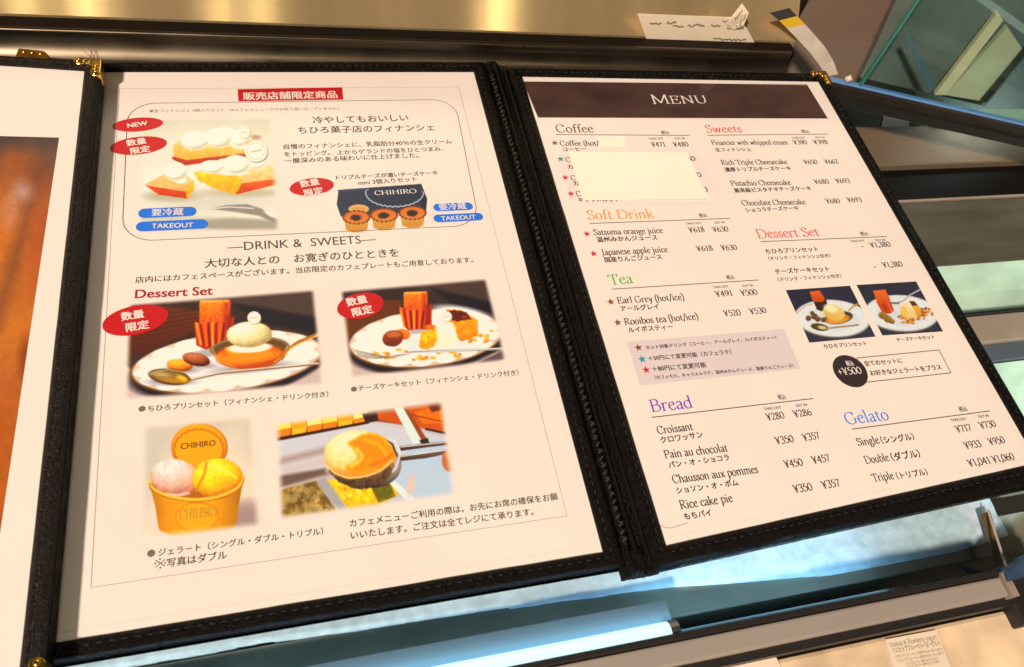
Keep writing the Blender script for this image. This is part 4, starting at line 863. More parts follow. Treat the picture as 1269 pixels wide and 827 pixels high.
l3 = lamp('case_fill_lamp', (.70, .15, .05), (.62, .10, -.05), .06, .06, (0.80, 1.0, 0.92), .03)  # fill lamp added to brighten the pan and posts behind the green glass
slab('dark_backing', [(1066, 96), (1221, 132), (1300, 40), (1300, -40), (1130, -40)], .030, .004, mat('dark_green_backing', (.13, .165, .15), .4, var=(10, .5)), 'dark green backing behind the posts and green glass', 'backing')
lbq = [at(*p, zt - .005)[:2] for p in ((1092, 159), (1126, 159), (1128, 143), (1097, 136))]
b = MB(); b.prism(lbq, zt - .0058, zt - .005); tag(b.build('paper_label', mat('pale_blue_paper', (.45, .55, .62), .6, var=(40, .05))), 'pale blue paper label lying on the dark deck below the bar', 'label')

# ------------------------------------------------------------------ the open menu
menu = thing('menu_book', 'open black leather menu with dessert photo page left and price list page right', 'menu', 'menus on the glass', loc=(.118, -.14, ZG))
def ch(o, par=menu, lab=None):
    if lab: o['label'] = lab
    return o
def keep(o, par):                           # parent with world coordinates kept (all parts hang off the menu's empty)
    o.parent = par; t = par
    while t.parent: t = t.parent
    o.matrix_parent_inverse = Matrix.Translation(-Vector(t.location)) if par == t else Matrix.Identity(4)
    return o
def ring(inner, outer, prof, mb, seg=60, wav=.0, seed=1):
    """sweep a border profile (t across, z) round a four-cornered frame, mitred"""
    I = np.array(inner, float); O = np.array(outer, float); V = []; n = len(prof); cnt = 0
    for s in range(4):
        for k in range(seg):
            f = k / seg; a = I[s] * (1 - f) + I[(s + 1) % 4] * f; o = O[s] * (1 - f) + O[(s + 1) % 4] * f
            j = wav * (noise(np.array([a[0] + 3]), np.array([a[1] + 5]), .012, seed)[0] - .5)
            for t, z in prof: V.append((*(a + (o - a) * t), z + (j if z > .0004 else 0)))
            cnt += 1
    Fc = [[i * n + k, i * n + k + 1, ((i + 1) % cnt) * n + k + 1, ((i + 1) % cnt) * n + k] for i in range(cnt) for k in range(n - 1)]
    mb.add(V, Fc)
PROF = [(-.02, .00005), (0, .0006), (.05, .0010), (.2, .00155), (.34, .00165), (.38, .00135), (.42, .00168), (.6, .0018), (.8, .0013), (.93, .0004), (1.0, -.0012), (1.0, -.0050), (.95, -.0060)]
def stitches(A, B, off, step, ln, r, mb, z, slant=0.0, sd=0):
    A = np.array(A); B = np.array(B); d = (B - A); L = np.linalg.norm(d); d /= L; nn = np.array([-d[1], d[0]]); rnd = random.Random(sd)
    for k in range(int(L / step)):
        p = A + d * (k + .5) * step + nn * (off + rnd.uniform(-1, 1) * 1e-4); q = d * ln / 2 + nn * slant; j = rnd.uniform(-.15, .15) * ln
        mb.tube([(*(p - q), z - .00025), (*(p + d * j), z + .00012), (*(p + q), z - .00025)], r, 5)
# sheets of the two pages
LQ = [(-.1037, .0133), (.1042, .0133), (.1040, -.2843), (-.1037, -.2843)]
RQ = [tuple(at(*p)[:2]) for p in ((646.6, 95.3), (1014, 101.5), (1286, 574), (825, 677))]
def sheet(quad, name, lab):
    b = MB(); b.prism(quad[::-1], -.0004, 0.0); return keep(ch(b.build(name, M_page), lab=lab), menu)
pageL = sheet(LQ, 'page', 'page with photographs of cakes and desserts'); pageR = sheet(RQ, 'page', 'price list page with a dark heading band')
LO = [(-.112, .0218), (.1125, .0226), (.1125, -.2917), (-.112, -.2917)]
RO = [(.1258, .0168), (RQ[1][0] + .0085, RQ[1][1] + .0082), (RQ[2][0] + .0078, RQ[2][1] - .0100), (.1240, -.2952)]
for nm, q, o_, w in (('left', LQ, LO, .0005), ('right', RQ, RO, .0003)):
    b = MB(); ring(q, o_, PROF, b, wav=w); keep(b.build('leather_border', M_leather, smooth=True), menu)
    b = MB(); b.prism([tuple(np.array(p) * 1.0) for p in o_][::-1], -.0060, -.0008); keep(b.build('cover_board', M_leather2), menu)
    b = MB(); Q = np.array(q); O2 = np.array(o_)
    for s in range(4):
        a = Q[s] + (O2[s] - Q[s]) * .36; c = Q[(s + 1) % 4] + (O2[(s + 1) % 4] - Q[(s + 1) % 4]) * .36
        stitches(a, c, 0, .0042, .0021, .00022, b, .0016, sd=s)
    keep(b.build('stitching', M_thread, smooth=True), menu)
    # clear pocket edge showing as a thin line near the page rim
    b = Print(); Cn = Q.mean(0); P = [p + (Cn - p) / np.linalg.norm(Cn - p) * .0042 for p in Q]
    for s in (0, 1, 2):
        b.seg(P[s], P[(s + 1) % 4], .00022, .0001)
    keep(b.build('pocket_edge', mat('pocket_edge', (.73, .70, .67), .3), pageL if nm == 'left' else pageR), pageL if nm == 'left' else pageR)
# spine between the panels: braided strip, piping ridge, gutter, second ridge
yt, yb = .0205, -.2925
def bar(x0t, x1t, x0b, x1b, z0, z1, name, M, y0=yb, y1=yt, seg=60, wob=.0):
    b = MB(); V = []
    ns = 7
    for k in range(seg + 1):
        f = k / seg; y = y1 + (y0 - y1) * f; xa = x0t + (x0b - x0t) * f; xb = x1t + (x1b - x1t) * f; j = wob * (noise(np.array([y]), np.array([xa]), .011, 4)[0] - .5)
        for q in range(ns): t = q / (ns - 1); V.append((xa + (xb - xa) * t + j, y, z0 + (z1 - z0) * math.sin(math.pi * t) + abs(j) * .5))
    b.add(V, [[i * ns + q, (i + 1) * ns + q, (i + 1) * ns + q + 1, i * ns + q + 1] for i in range(seg) for q in range(ns - 1)])
    return keep(b.build(name, M, smooth=True), menu)
b = MB(); b.prism([(.112, yt + .001), (.127, yt - .004), (.1255, yb + .001), (.112, yb - .001)][::-1], -.0058, -.0022); keep(b.build('spine', M_leather2), menu)
bar(.1123, .1178, .1120, .1172, -.0022, .0012, 'spine_strip', M_leather2, wob=.0004)
b = MB(); rnd = random.Random(9)
for k in range(86):
    y = yt - .012 - k * .0034; x = .1147 + rnd.uniform(-3e-4, 3e-4); 
    b.tube([(x - .0012, y - .0009, .0010), (x, y, .0018), (x + .0013, y + .0011, .0009)], .00042, 6)
    if k % 2: b.tube([(x - .0010, y + .0012, .0009), (x + .0002, y + .0004, .0014), (x + .001, y - .0006, .0009)], .0003, 5)
keep(b.build('spine_stitching', M_thread, smooth=True), menu)
bar(.1180, .1192, .1174, .1186, -.0010, .0012, 'piping', M_pvc)
bar(.1194, .1226, .1190, .1218, -.0034, -.0028, 'gutter', M_leather2)
bar(.1232, .1246, .1224, .1238, -.0014, .0010, 'piping', M_pvc)
# puckered leather ends of the spine
def pucker(cx, cy, w, h, z, name, seed, amp=.0024):
    nn_ = 22; V = []
    for iy in range(nn_):
        for ix in range(nn_):
            u = ix / (nn_ - 1) * 2 - 1; v = iy / (nn_ - 1) * 2 - 1; e = max(0, 1 - u * u) * max(0, 1 - v * v)
            f = fbm(np.array([u * 7.0]), np.array([v * 7.0 + u * 5]), 3.2, seed)[0]
            V.append((cx + u * w + f * .0012, cy + v * h + f * .0015 * v, z - .0035 + (e ** .35) * (.0045 + amp * f)))
    b = MB(); b.add(V, [[iy * nn_ + ix, iy * nn_ + ix + 1, (iy + 1) * nn_ + ix + 1, (iy + 1) * nn_ + ix] for iy in range(nn_ - 1) for ix in range(nn_ - 1)])
    return keep(b.build(name, M_leather, smooth=True), menu)
pucker(.1165, .0195, .0050, .0042, .0004, 'folded_leather', 3); pucker(.1185, -.2895, .0088, .0068, -.0004, 'folded_leather', 8, .004)
# brass corner protector at the far right corner
def protector(c, d1, d2, name, par, keepf, z0=-.0062, z1=.0022, ln=.013, w=.0054):
    """stamped L-shaped corner: two lobed wings and three domed bosses on each"""
    c = np.array(c); d1 = np.array(d1) / np.linalg.norm(d1); d2 = np.array(d2) / np.linalg.norm(d2)
    def wing(d, e):
        P = []; o = c + d * (ln - w / 2) + e * w / 2
        for k in range(11): t = -math.pi / 2 + math.pi * k / 10; P.append(o + d * w / 2 * math.cos(t) + e * w / 2 * math.sin(t))
        return P + [c + d * ln * .52 + e * w * .80]
    P = [c] + wing(d1, d2) + [c + (d1 + d2) * w * .95] + wing(d2, d1)[::-1]
    if sum(P[i][0] * P[(i + 1) % len(P)][1] - P[(i + 1) % len(P)][0] * P[i][1] for i in range(len(P))) < 0: P = P[::-1]
    b = MB(); b.prism([tuple(p) for p in P], z0, z1)
    o = b.build(name, M_gold); keepf(o, par); bevel(o, .0006, 3)
    bs = MB()
    for d, e in ((d1, d2), (d2, d1)):
        for f, r in ((.42, .0010), (.62, .0012), (.84, .0014)):
            q = c + d * ln * f + e * w * .5; V = []; n = 12
            for i in range(5):
                a = math.pi / 2 * i / 4; V += [(q[0] + r * math.cos(a) * math.cos(k * 6.2832 / n), q[1] + r * math.cos(a) * math.sin(k * 6.2832 / n), z1 - .0001 + r * .6 * math.sin(a)) for k in range(n)]
            bs.add(V, [[i * n + k, i * n + (k + 1) % n, (i + 1) * n + (k + 1) % n, (i + 1) * n + k] for i in range(4) for k in range(n)])
    bb = bs.build('boss', M_gold, o, smooth=True)
    return o
R1 = np.array(RO[1]); R0 = np.array(RO[0]); R2 = np.array(RO[2])
protector(R1 + (.0004, .0004), R0 - R1, R2 - R1, 'corner_protector', menu, keep)

# ---- left page: printed lettering
GA = lambda x, y: (x / 3.3086, y / 3.3086 + 50)
TL = {}
for s, a, c in (
    ('冷やしてもおいしい', (387.8, 152.8), (506.5, 149.5)), ('ちひろ菓子店のフィナンシェ', (369.8, 165.4), (538.5, 161.5)),
    ('自慢のフィナンシェに、乳脂肪分40％の生クリーム', (351.7, 184.8), (560.2, 177.9)), ('をトッピング。 上からゲランドの塩をひとつまみ、', (352.2, 193.9), (549.6, 187)),
    ('一層深みのある味わいに仕上げました。', (352.8, 202.5), (519, 195)), ('大切な人との　お寛ぎのひとときを', (253.8, 331.5), (494.5, 317.5)),
    ('店内にはカフェスペースがございます。当店限定のカフェプレートもご用意しております。', (167.6, 350.5), (586.8, 325)),
    ('ちひろプリンセット（フィナンシェ・ドリンク付き）', (183, 510), (407, 491.5)), ('チーズケーキセット（フィナンシェ・ドリンク付き）', (444, 484.5), (643, 464.5)),
    ('ジェラート（シングル・ダブル・トリプル）', (196, 689), (400.4, 662)), ('写真はダブル', (206.5, 702.6), (281, 692)),
    ('カフェメニューご利用の際は、お先にお席の確保をお願', (433.4, 653), (691.7, 618.9)), ('いいたします。ご注文は全てレジにて承ります。', (435, 668), (661.5, 638))):
    g_ = 0 if a[1] < 168 else 1 if a[1] < 210 else 2 if a[1] < 400 else 3 if a[0] < 430 and a[1] > 600 else 4 if a[1] > 600 else 5 if a[0] < 430 else 6
    TL.setdefault(g_, Print()).put(sans(s, .009), a, c)
T = TL[3]
for k in range(2): T.line((192.5, 703.5 - 9 * k), (204.5, 693.5 + 8.5 * k), .00024, z=ZT + k * 2e-6)
for c in ((198.2, 693.2), (198.6, 704.0), (192.2, 698.9), (204.6, 697.7)): T.ellipse(c, .00030, .00030, 0, z=ZT + 5e-6)
T = TL[2]; T.put(sans('—DRINK &  SWEETS—'), (282, 311.5), (466, 301), .0074)
for t_ in TL.values(): keep(t_.build('printed_text', M_grey, pageL), pageL)
T = Print()
T.put(sans('トリプルチーズが濃いチーズケーキ', .012), (416.7, 222.8), (542.7, 216.5)); T.put(sans('mini 3個入りセット', .012), (444.5, 229.4), (516.8, 224.4))
keep(T.build('bold_text', M_black, pageL), pageL)
T = Print(); T.put(sans('●生フィナンシェ 3個入りセット（※カフェメニューでのお取り扱いはございません）'), (185, 139.5), (420, 136.2)); keep(T.build('small_caption', mat('print_mid_grey', (.26, .24, .22), .5), pageL), pageL)
T = Print()
M_bul = mat('print_bullet', (.16, .14, .13), .5)
for c, r in (((176, 507), .00135), ((438.5, 482.6), .00128), ((187.3, 686), .00140)): T = Print(); T.ellipse(c, r, r, 0); keep(T.build('bullet', M_bul, pageL), pageL)
T = Print(); fr4 = [at(*p)[:2] for p in ((148, 110.4), (568.4, 108.2), (702.5, 639.5), (112.6, 728.5))]
for s in range(4): T.seg(fr4[s], fr4[(s + 1) % 4], .00020, ZT)
keep(T.build('frame_line', M_rule, pageL), pageL)
# rounded box
T = Print(); c4 = [at(*p)[:2] for p in ((158.5, 128.6), (563.5, 123.6), (594.5, 279.5), (151, 299.8))]; rr = .0140; P = []
for s in range(4):
    c = c4[s]; d1 = c4[s - 1] - c; d1 /= np.linalg.norm(d1); d2 = c4[(s + 1) % 4] - c; d2 /= np.linalg.norm(d2); o = c + (d1 + d2) * rr
    for k in range(13): t = k / 12 * math.pi / 2; P.append(o - d2 * rr * math.cos(t) - d1 * rr * math.sin(t))
T.path(P, .00032); keep(T.build('rounded_frame', M_grey, pageL), pageL)
T = Print(); T.mb.flat([at(*p)[:2] for p in ((295.5, 126), (425.4, 123.8), (423.8, 108.6), (294.5, 111))], ZT + .00006, 0)
T.put(sans('販売店舗限定商品', .022), (301.5, 123.6), (418.5, 121.2), z=ZT + .00014, mi=1); keep(T.build('banner', [M_red, M_white], pageL), pageL)['label'] = 'red banner with white lettering'
paint_financiers(pageL); paint_pudding_set(pageL); paint_cheesecake_set(pageL); paint_gelato_cup(pageL); paint_scoop(pageL); paint_box(pageL)
ZB = ZT + .0001
def badge(c, hw, hh, ang, rows, lab):
    t = Print(); t.ellipse(c, hw, hh, math.radians(ang), z=ZB)
    for s, a, e, fat in rows: t.put(sans(s, fat), a, e, z=ZB + .0001, mi=1)
    keep(t.build('red_badge', [M_red, M_white], pageL), pageL)['label'] = lab
badge((171, 154.8), .0122, .0050, 6, [('NEW', (158.5, 159), (183.5, 155.5), .024)], 'red oval badge reading NEW')
badge((172, 180.8), .0135, .0062, 8, [('数量', (157.5, 181.5), (182, 177.8), .026), ('限定', (162.5, 191.4), (187, 187.6), .026)], 'red oval badge on the corner of the finger cake photo')
badge((386.4, 231.8), .0113, .0058, 8, [('数量', (373, 232.5), (396.5, 228.5), .026), ('限定', (378, 243.5), (401.5, 239.5), .026)], 'red oval badge left of the navy box picture')
badge((168.2, 397), .0136, .0078, 10, [('数量', (150.5, 397.5), (179, 393), .026), ('限定', (156.5, 411.3), (185.5, 406.3), .026)], 'red oval badge on the corner of the pudding photo')
badge((446.8, 379.2), .0112, .0072, 12, [('数量', (430.5, 379.8), (456, 374.5), .026), ('限定', (437.5, 392.5), (463, 387), .026)], 'red oval badge on the corner of the cheesecake photo')
def pill(c, hw, hh, ang, s, a, e, fat, lab):
    t = Print(); t.pill(c, hw, hh, math.radians(ang), z=ZB); t.put(sans(s, fat), a, e, z=ZB + .0001, mi=1); keep(t.build('blue_label', [M_blue, M_white], pageL), pageL)['label'] = lab
pill((207.7, 263.6), .0132, .0030, 0, '要冷蔵', (188, 267.6), (227.5, 266.4), .012, 'blue rounded label under the finger cake photo, upper of two')
pill((213.5, 279.6), .0162, .0030, 0, 'TAKEOUT', (187.8, 283.6), (239.5, 282.2), .012, 'blue TAKEOUT label under the finger cake photo')
pill((561.5, 256.8), .0106, .0026, 0, '要冷蔵', (544.5, 260.6), (578.5, 258.9), .012, 'blue rounded label right of the navy box picture, upper of two')
pill((568, 270), .0132, .0026, 0, 'TAKEOUT', (547, 274), (590, 271.8), .012, 'blue TAKEOUT label right of the navy box picture')
T = Print(); T.put(sans('Dessert Set', .018), (167, 370), (263.8, 365.4), .0068); keep(T.build('heading', M_dred, pageL), pageL)['label'] = 'dark red heading Dessert Set'
T = Print(); T.put(serif('CHIHIRO', 1.3), (464.5, 242.3), (516.5, 239.6), .0042, z=ZT + .0001); keep(T.build('box_lettering', M_white, pageL), pageL)
T = Print(); T.put(sans('CHIHIRO', .012), (223.8, 557.3), (267, 552.5), .0038, z=ZT + .0001); keep(T.build('biscuit_lettering', inkmat('biscuit_brown', (140, 78, 16)), pageL), pageL)
T = Print(); T.put(serif('CHIHIRO', 1.1), (222, 644.5), (268, 639.5), .0058, z=ZT + .0001); keep(T.build('cup_lettering', inkmat('cup_gold', (222, 150, 48)), pageL), pageL)

# ---- right page
class Sections:
    def __init__(s): s.d = {}
    def _s(s, p):
        x, y = p
        t = (x - 634) / 635
        if x > 1000 and 417 < y < 434: k = 'pudding caption' if x < 1080 else 'cheesecake caption'
        elif x < 790 and y < 262: k = 'Coffee'
        elif 765 < x < 1000 and 405 < y < 480 and y > 478 - (x - 792) * .16 - 60: k = 'set note'
        elif x > 870 and y < 268 and x > 862 + (y - 160) * .0: k = 'Sweets' if x > 872 and not (y < 262 and x < 880) else 'Coffee'
        elif x < 880 and y < 262: k = 'Coffee'
        elif x < 920 and y < 330: k = 'Soft Drink'
        elif x > 938 and y < 435 and y > 268 and not (x < 955 and y > 345 and y < 400): k = 'Dessert Set'
        elif y < 415: k = 'Tea'
        elif y < 476: k = 'gelato offer'
        elif x > 1045 : k = 'Gelato'
        else: k = 'Bread'
        return s.d.setdefault(k, Print())
    def put(s, g, a, c, size=None): s._s(a).put(g, a, c, size)
    def line(s, a, c, w): s._s(a).line(a, c, w)
K = Sections()
EM = .0057
for s, a, c in (
    ('Coffee (hot/', (694.5, 181), (743.5, 180.6)), ('Satsuma orange juice', (736, 291.7), (822.3, 289)), ('Japanese apple juice', (745.6, 316.7), (828.5, 312.6)),
    ('Earl Grey (hot/ice)', (765.9, 376.5), (848.5, 371.8)), ('Rooibos tea (hot/ice)', (774.8, 403), (866, 396)), ('Croissant', (815.4, 538.4), (859.8, 533)),
    ('Pain au chocolat', (824.4, 568.4), (902.9, 559.6)), ('Chausson aux pommes', (834.5, 599.5), (940.4, 586.2)), ('Rice cake pie', (843.8, 631.2), (909, 622)),
    ('Financier with whipped cream', (882.6, 179.9), (976.7, 179.4)), ('Rich Triple Cheesecake', (894.8, 204.7), (976.7, 203.6)), ('Pistachio Cheesecake', (906.7, 230.5), (981, 229.2)), ('Chocolate Cheesecake', (920.3, 255), (999.2, 253.4)),
    ('Single', (1063.4, 552.9), (1091, 549.6)), ('Double', (1073.2, 575), (1103, 571.2)), ('Triple', (1082.5, 597.6), (1109, 593.8)),
    ('C', (701.8, 201.3), (707.5, 201.3)), ('C', (708, 224), (713.8, 224)), ('C', (714.5, 243.6), (720.3, 243.6))):
    K.put(serif(s, 1.42), a, c, EM)
for s, a, c in (
    ('¥471', (807.7, 182), (825, 181.8)), ('¥480', (835, 182), (854, 181.6)), ('¥618', (854, 288.4), (873.8, 287.6)), ('¥630', (884, 287.8), (903.5, 287)), ('¥618', (863.8, 311.7), (884, 310.8)), ('¥630', (894.4, 310.6), (914.2, 309.8)),
    ('¥491', (887.4, 368.2), (908.3, 366.8)), ('¥500', (918.8, 366.8), (939.7, 365.4)), ('¥520', (898, 392.4), (919, 390.8)), ('¥530', (930, 389.9), (950.8, 388)),
    ('¥280', (951, 521.5), (973.2, 518.6)), ('¥286', (984.8, 517.6), (1006.9, 514.6)), ('¥350', (962.2, 551), (984.8, 547.8)), ('¥357', (996.2, 546.8), (1017.2, 543.8)),
    ('¥450', (973.4, 580.2), (996.2, 577)), ('¥457', (1007.9, 575), (1030, 571.8)), ('¥350', (984.8, 611), (1008, 607.6)), ('¥357', (1019.9, 606), (1042.5, 602.6)),
    ('¥390', (984, 179.3), (1001, 179)), ('¥398', (1009.2, 179), (1026.6, 178.6)), ('¥650', (997, 203.8), (1014, 203.4)), ('¥662', (1022.8, 203.4), (1039.8, 203)), ('¥680', (1009.9, 228.3), (1028.2, 227.9)), ('¥693', (1036.6, 227.3), (1054.4, 226.9)),
    ('¥680', (1024.4, 252.4), (1042, 252)), ('¥693', (1050.8, 250.8), (1068.8, 250.4)), ('¥1,380', (1079.3, 307), (1104.6, 305.6)), ('¥1,380', (1094.9, 331.8), (1119.7, 330.4)),
    ('¥717', (1186.3, 536.4), (1205.4, 533.4)), ('¥730', (1216, 531.8), (1235.5, 528.8)), ('¥933', (1196.9, 556.6), (1217.4, 553.6)), ('¥950', (1227, 552), (1246.7, 549)), ('¥1,041', (1201.4, 578.8), (1228.3, 574.4)), ('¥1,060', (1231.5, 574), (1258.4, 569.6)),
    ('80', (852, 199.8), (862.5, 199.6)), ('80', (859, 219.8), (870, 219.6)), ('80', (866.5, 238.2), (878, 238))):
    K.put(serif(s, 1.42), a, c, .0060)
for a, c in (((1067, 306), (1070.5, 305.8)), ((1082.3, 331.5), (1086, 331.3))): K.line(a, c, .0004)
for s, a, c in (
    ('コーヒー', (698, 187.6), (727, 187.0)), ('温州みかんジュース', (740, 300), (815.4, 297)), ('国産りんごジュース', (749.8, 325), (821, 321)), ('アールグレイ', (769.5, 385.6), (817.3, 382.8)), ('ルイボスティー', (779.2, 412), (834.6, 407.8)),
    ('クロワッサン', (819.4, 549.3), (871.8, 541.8)), ('パン・オ・ショコラ', (829.2, 580), (904.5, 570)), ('ショソン・オ・ポム', (839, 611.8), (915.6, 601.4)), ('もちパイ', (848.6, 644), (882.4, 639)),
    ('生フィナンシェ', (887.4, 188), (931, 187.2)), ('濃厚トリプルチーズケーキ', (898.7, 212.8), (980.9, 210.8)), ('最高級ピスタチオチーズケーキ', (910.6, 238.6), (1006, 235.6)), ('ショコラチーズケーキ', (924.5, 263), (990.5, 260)),
    ('ちひろプリンセット', (949.5, 314.5), (1014.8, 311.2)), ('（ドリンク・フィナンシェ付き）', (952.8, 322.6), (1029.6, 318.9)), ('チーズケーキセット', (961.4, 339.5), (1028.7, 336)), ('（ドリンク・フィナンシェ付き）', (964.8, 348.8), (1043.2, 344)),
    ('ちひろプリンセット', (1021.8, 432), (1074.6, 427.7)), ('チーズケーキセット', (1112, 423.5), (1158.6, 419.6)), ('全てのセットに', (1071.8, 453.5), (1119, 449.6)), ('お好きなジェラートをプラス', (1079.3, 465.5), (1167.7, 457.7)),
    ('（シングル）', (1093, 549.6), (1133.9, 544.6)), ('（ダブル）', (1106, 571), (1141.3, 566)), ('（トリプル）', (1112, 593.6), (1150.4, 588.2)),
    ('セット対象ドリンク（コーヒー、アールグレイ、ルイボスティー）', (800.6, 433), (962.5, 420.4)), ('＋50円にて変更可能（カフェラテ）', (804, 446.9), (906.9, 438.6)), ('＋80円にて変更可能', (809, 460.3), (875.7, 454.8)),
    ('（カフェモカ、キャラメルラテ、温州みかんジュース、国産りんごジュース）', (811.8, 470.2), (983.6, 455)),
    ('カフェラテ', (704, 209.5), (742, 209)), ('カフェモカ', (711, 230), (750, 229.5)), ('キャラメルラテ', (717, 250.2), (768, 249.7))):
    K.put(sans(s, .022), a, c)
for a in ((820, 166.3), (866.9, 269.3), (900.8, 346.3), (964.8, 495.3), (993.8, 164.8), (1066.8, 292), (1189.5, 510)):
    K.put(sans('税込', .016), a, (a[0] + 9.8, a[1] - .004 * (a[1] - 90)/2), .0031)
for a, w in (((804, 173.2), 18.5), ((850, 278.6), 19.5), ((884, 357.6), 19.5), ((946.8, 508.6), 21.5), ((981.5, 172.2), 16), ((1053.7, 300.4), 18), ((1178.8, 522.6), 19)): K.put(serif('TAKE OUT', 1.8), a, (a[0] + w, a[1] - .0045 * (a[1] - 80) / 20 * w), .0019)
for a, w in (((836.7, 172.8), 12.2), ((886, 277.4), 12), ((920.8, 355.8), 12.5), ((986.6, 504.6), 13.8), ((1010.8, 171.6), 11.5), ((1085.2, 299.2), 12.2), ((1212.9, 518), 12.8)): K.put(serif('EAT IN', 1.8), a, (a[0] + w, a[1] - .0045 * (a[1] - 80) / 20 * w), .0019)
for a, c in (((688.7, 167), (854.7, 168.2)), ((730.5, 277.3), (904.6, 270.9)), ((758, 358.7), (939.7, 347.3)), ((807.4, 517.6), (1007.4, 494.2)), ((876.8, 168), (1026.6, 166.4)), ((942.5, 299.8), (1098.8, 293.4)), ((1055.4, 532.2), (1227, 509.5))): K.line(a, c, .00042)
bx = [(1062, 444), (1163.6, 434), (1178.3, 462.4), (1068, 474.6)]
for s in range(4): K.line(bx[s], bx[(s + 1) % 4], .00040)
for k_, v_ in K.d.items(): keep(v_.build('printed_text', M_black, pageR), pageR)['label'] = 'printed lines of the ' + k_ + ' section'
for s, a, c, col, nm in (('Coffee', (690, 164.5), (736.6, 164.3), (116, 56, 18), 'brown'), ('Soft Drink', (728.5, 272.2), (811.7, 270.6), (240, 146, 14), 'orange'), ('Tea', (756, 353.4), (785.3, 351.2), (84, 168, 30), 'green'), ('Bread', (807.9, 510.9), (859.3, 505.6), (142, 52, 170), 'purple'),
    ('Sweets', (876, 164.6), (920.3, 164.2), (240, 70, 62), 'coral'), ('Dessert Set', (939.7, 295.6), (1016.8, 292.6), (238, 62, 62), 'coral'), ('Gelato', (1049.8, 526.6), (1103, 520.4), (52, 128, 220), 'blue')):
    T = Print(); T.put(serif(s, 1.12), a, c, .0093); keep(T.build('heading', inkmat('heading_' + nm, col), pageR), pageR)['label'] = nm + ' heading ' + s
for c, col, nm in (((687.3, 177.6), (150, 78, 22), 'brown'), ((694.5, 197.6), (20, 150, 146), 'teal'), ((700.3, 220.4), (222, 44, 50), 'red'), ((707.3, 240.5), (222, 44, 50), 'red'), ((727, 290.3), (226, 14, 30), 'red'), ((735.3, 314.8), (226, 14, 30), 'red'),
    ((756.7, 374.6), (150, 78, 22), 'brown'), ((765.3, 400.2), (150, 78, 22), 'brown'), ((790.9, 431.2), (150, 78, 22), 'brown'), ((795.6, 445.6), (20, 150, 146), 'teal'), ((800.6, 458.8), (230, 20, 40), 'red')):
    T = Print(); T.star(c, .0022, z=ZT + .0001); n_ = 'print_star_' + nm
    keep(T.build('star', bpy.data.materials.get(n_) or inkmat('star_' + nm, col), pageR), pageR)['label'] = nm + ' star'
T = Print(); T.mb.flat([at(*p)[:2] for p in ((792.9, 478), (992, 457.2), (971.7, 407.9), (776.5, 423.8))], .00004); keep(T.build('note_panel', inkmat('pale_grey_pink', (232, 200, 186)), pageR), pageR)
T = Print(); hb = [(648.2, 101.2), (999.9, 104.8), (1026, 147.2), (666.7, 145.9)]
T.mb.flat([at(*p)[:2] for p in hb[::-1]], .00006)
T.put(serif('MENU', .92, small=.86, track=.03), (809.7, 129), (877.3, 128.2), .0118, mi=1)
M_band = mat('print_dark_band', (0.058, 0.030, 0.028), 0.42, coat=0.6, coat_rough=0.12, var=(26, .35, (1, 2, 1)))
keep(T.build('heading_band', [M_band, M_white], pageR), pageR)['label'] = 'dark brown band with the word MENU'
T = Print(); cc = at(1053.5, 460.2)[:2]; T.ellipse((1053.5, 460.2), .0095, .0095, 0, z=ZT + .00005)
T.put(sans('税込', .016), (1049.3, 453.8), (1058.6, 452.9), .0034, z=ZT + .00012, mi=1); T.put(serif('+¥500', 1.15), (1039.8, 465.4), (1068.5, 463.2), .0066, z=ZT + .00012, mi=1)
keep(T.build('price_roundel', [inkmat('roundel', (54, 40, 38)), M_white], pageR), pageR)
paint_small_pudding(pageR); paint_small_cake(pageR)
# blank stickers over the coffee rows, their tape, and a stray hair
def sticker(quad, lab, lift):
    P = [at(*p, .0004)[:2] for p in quad]; n_ = 14; V = []
    for iv in range(n_):
        for iu in range(n_):
            u = iu / (n_ - 1); v = iv / (n_ - 1); q = (P[0] * (1 - u) + P[1] * u) * (1 - v) + (P[3] * (1 - u) + P[2] * u) * v
            V.append((*q, .00035 + lift * v * v * (.7 + .3 * u)))
    b = MB(); b.add(V, [[iv * n_ + iu, (iv + 1) * n_ + iu, (iv + 1) * n_ + iu + 1, iv * n_ + iu + 1] for iv in range(n_ - 1) for iu in range(n_ - 1)])
    o = keep(b.build('paper_patch', M_sticker, pageR), pageR); o['label'] = lab; sd = o.modifiers.new('solid', 'SOLIDIFY'); sd.thickness = .00018
sticker([(704.8, 188.5), (851.3, 189.2), (878.2, 248.6), (723, 249.4)], 'large blank white patch over the coffee rows', .0012)
sticker([(740.3, 169.6), (773.3, 168.9), (776.6, 182.2), (743.8, 183.5)], 'small blank white patch after the word Coffee', .0003)
for q in ([(690, 195), (706, 191), (724, 246), (707, 250)], [(852, 190.5), (866, 192), (888, 238), (877, 240)]):
    T = Print(); T.mb.flat([at(*p)[:2] for p in q[::-1]], .00003); keep(T.build('tape', bpy.data.materials.get('print_tape_shade') or inkmat('tape_shade', (250, 215, 191)), pageR), pageR)
b = MB(); b.tube([np.append(at(*p)[:2], .0005) for p in ((817.2, 652.2), (824, 654.5), (830.5, 655.4), (839, 653), (846, 650.5), (851.8, 648.7))], .00006, 5); keep(b.build('stray_hair', M_hair, pageR, smooth=True), pageR)

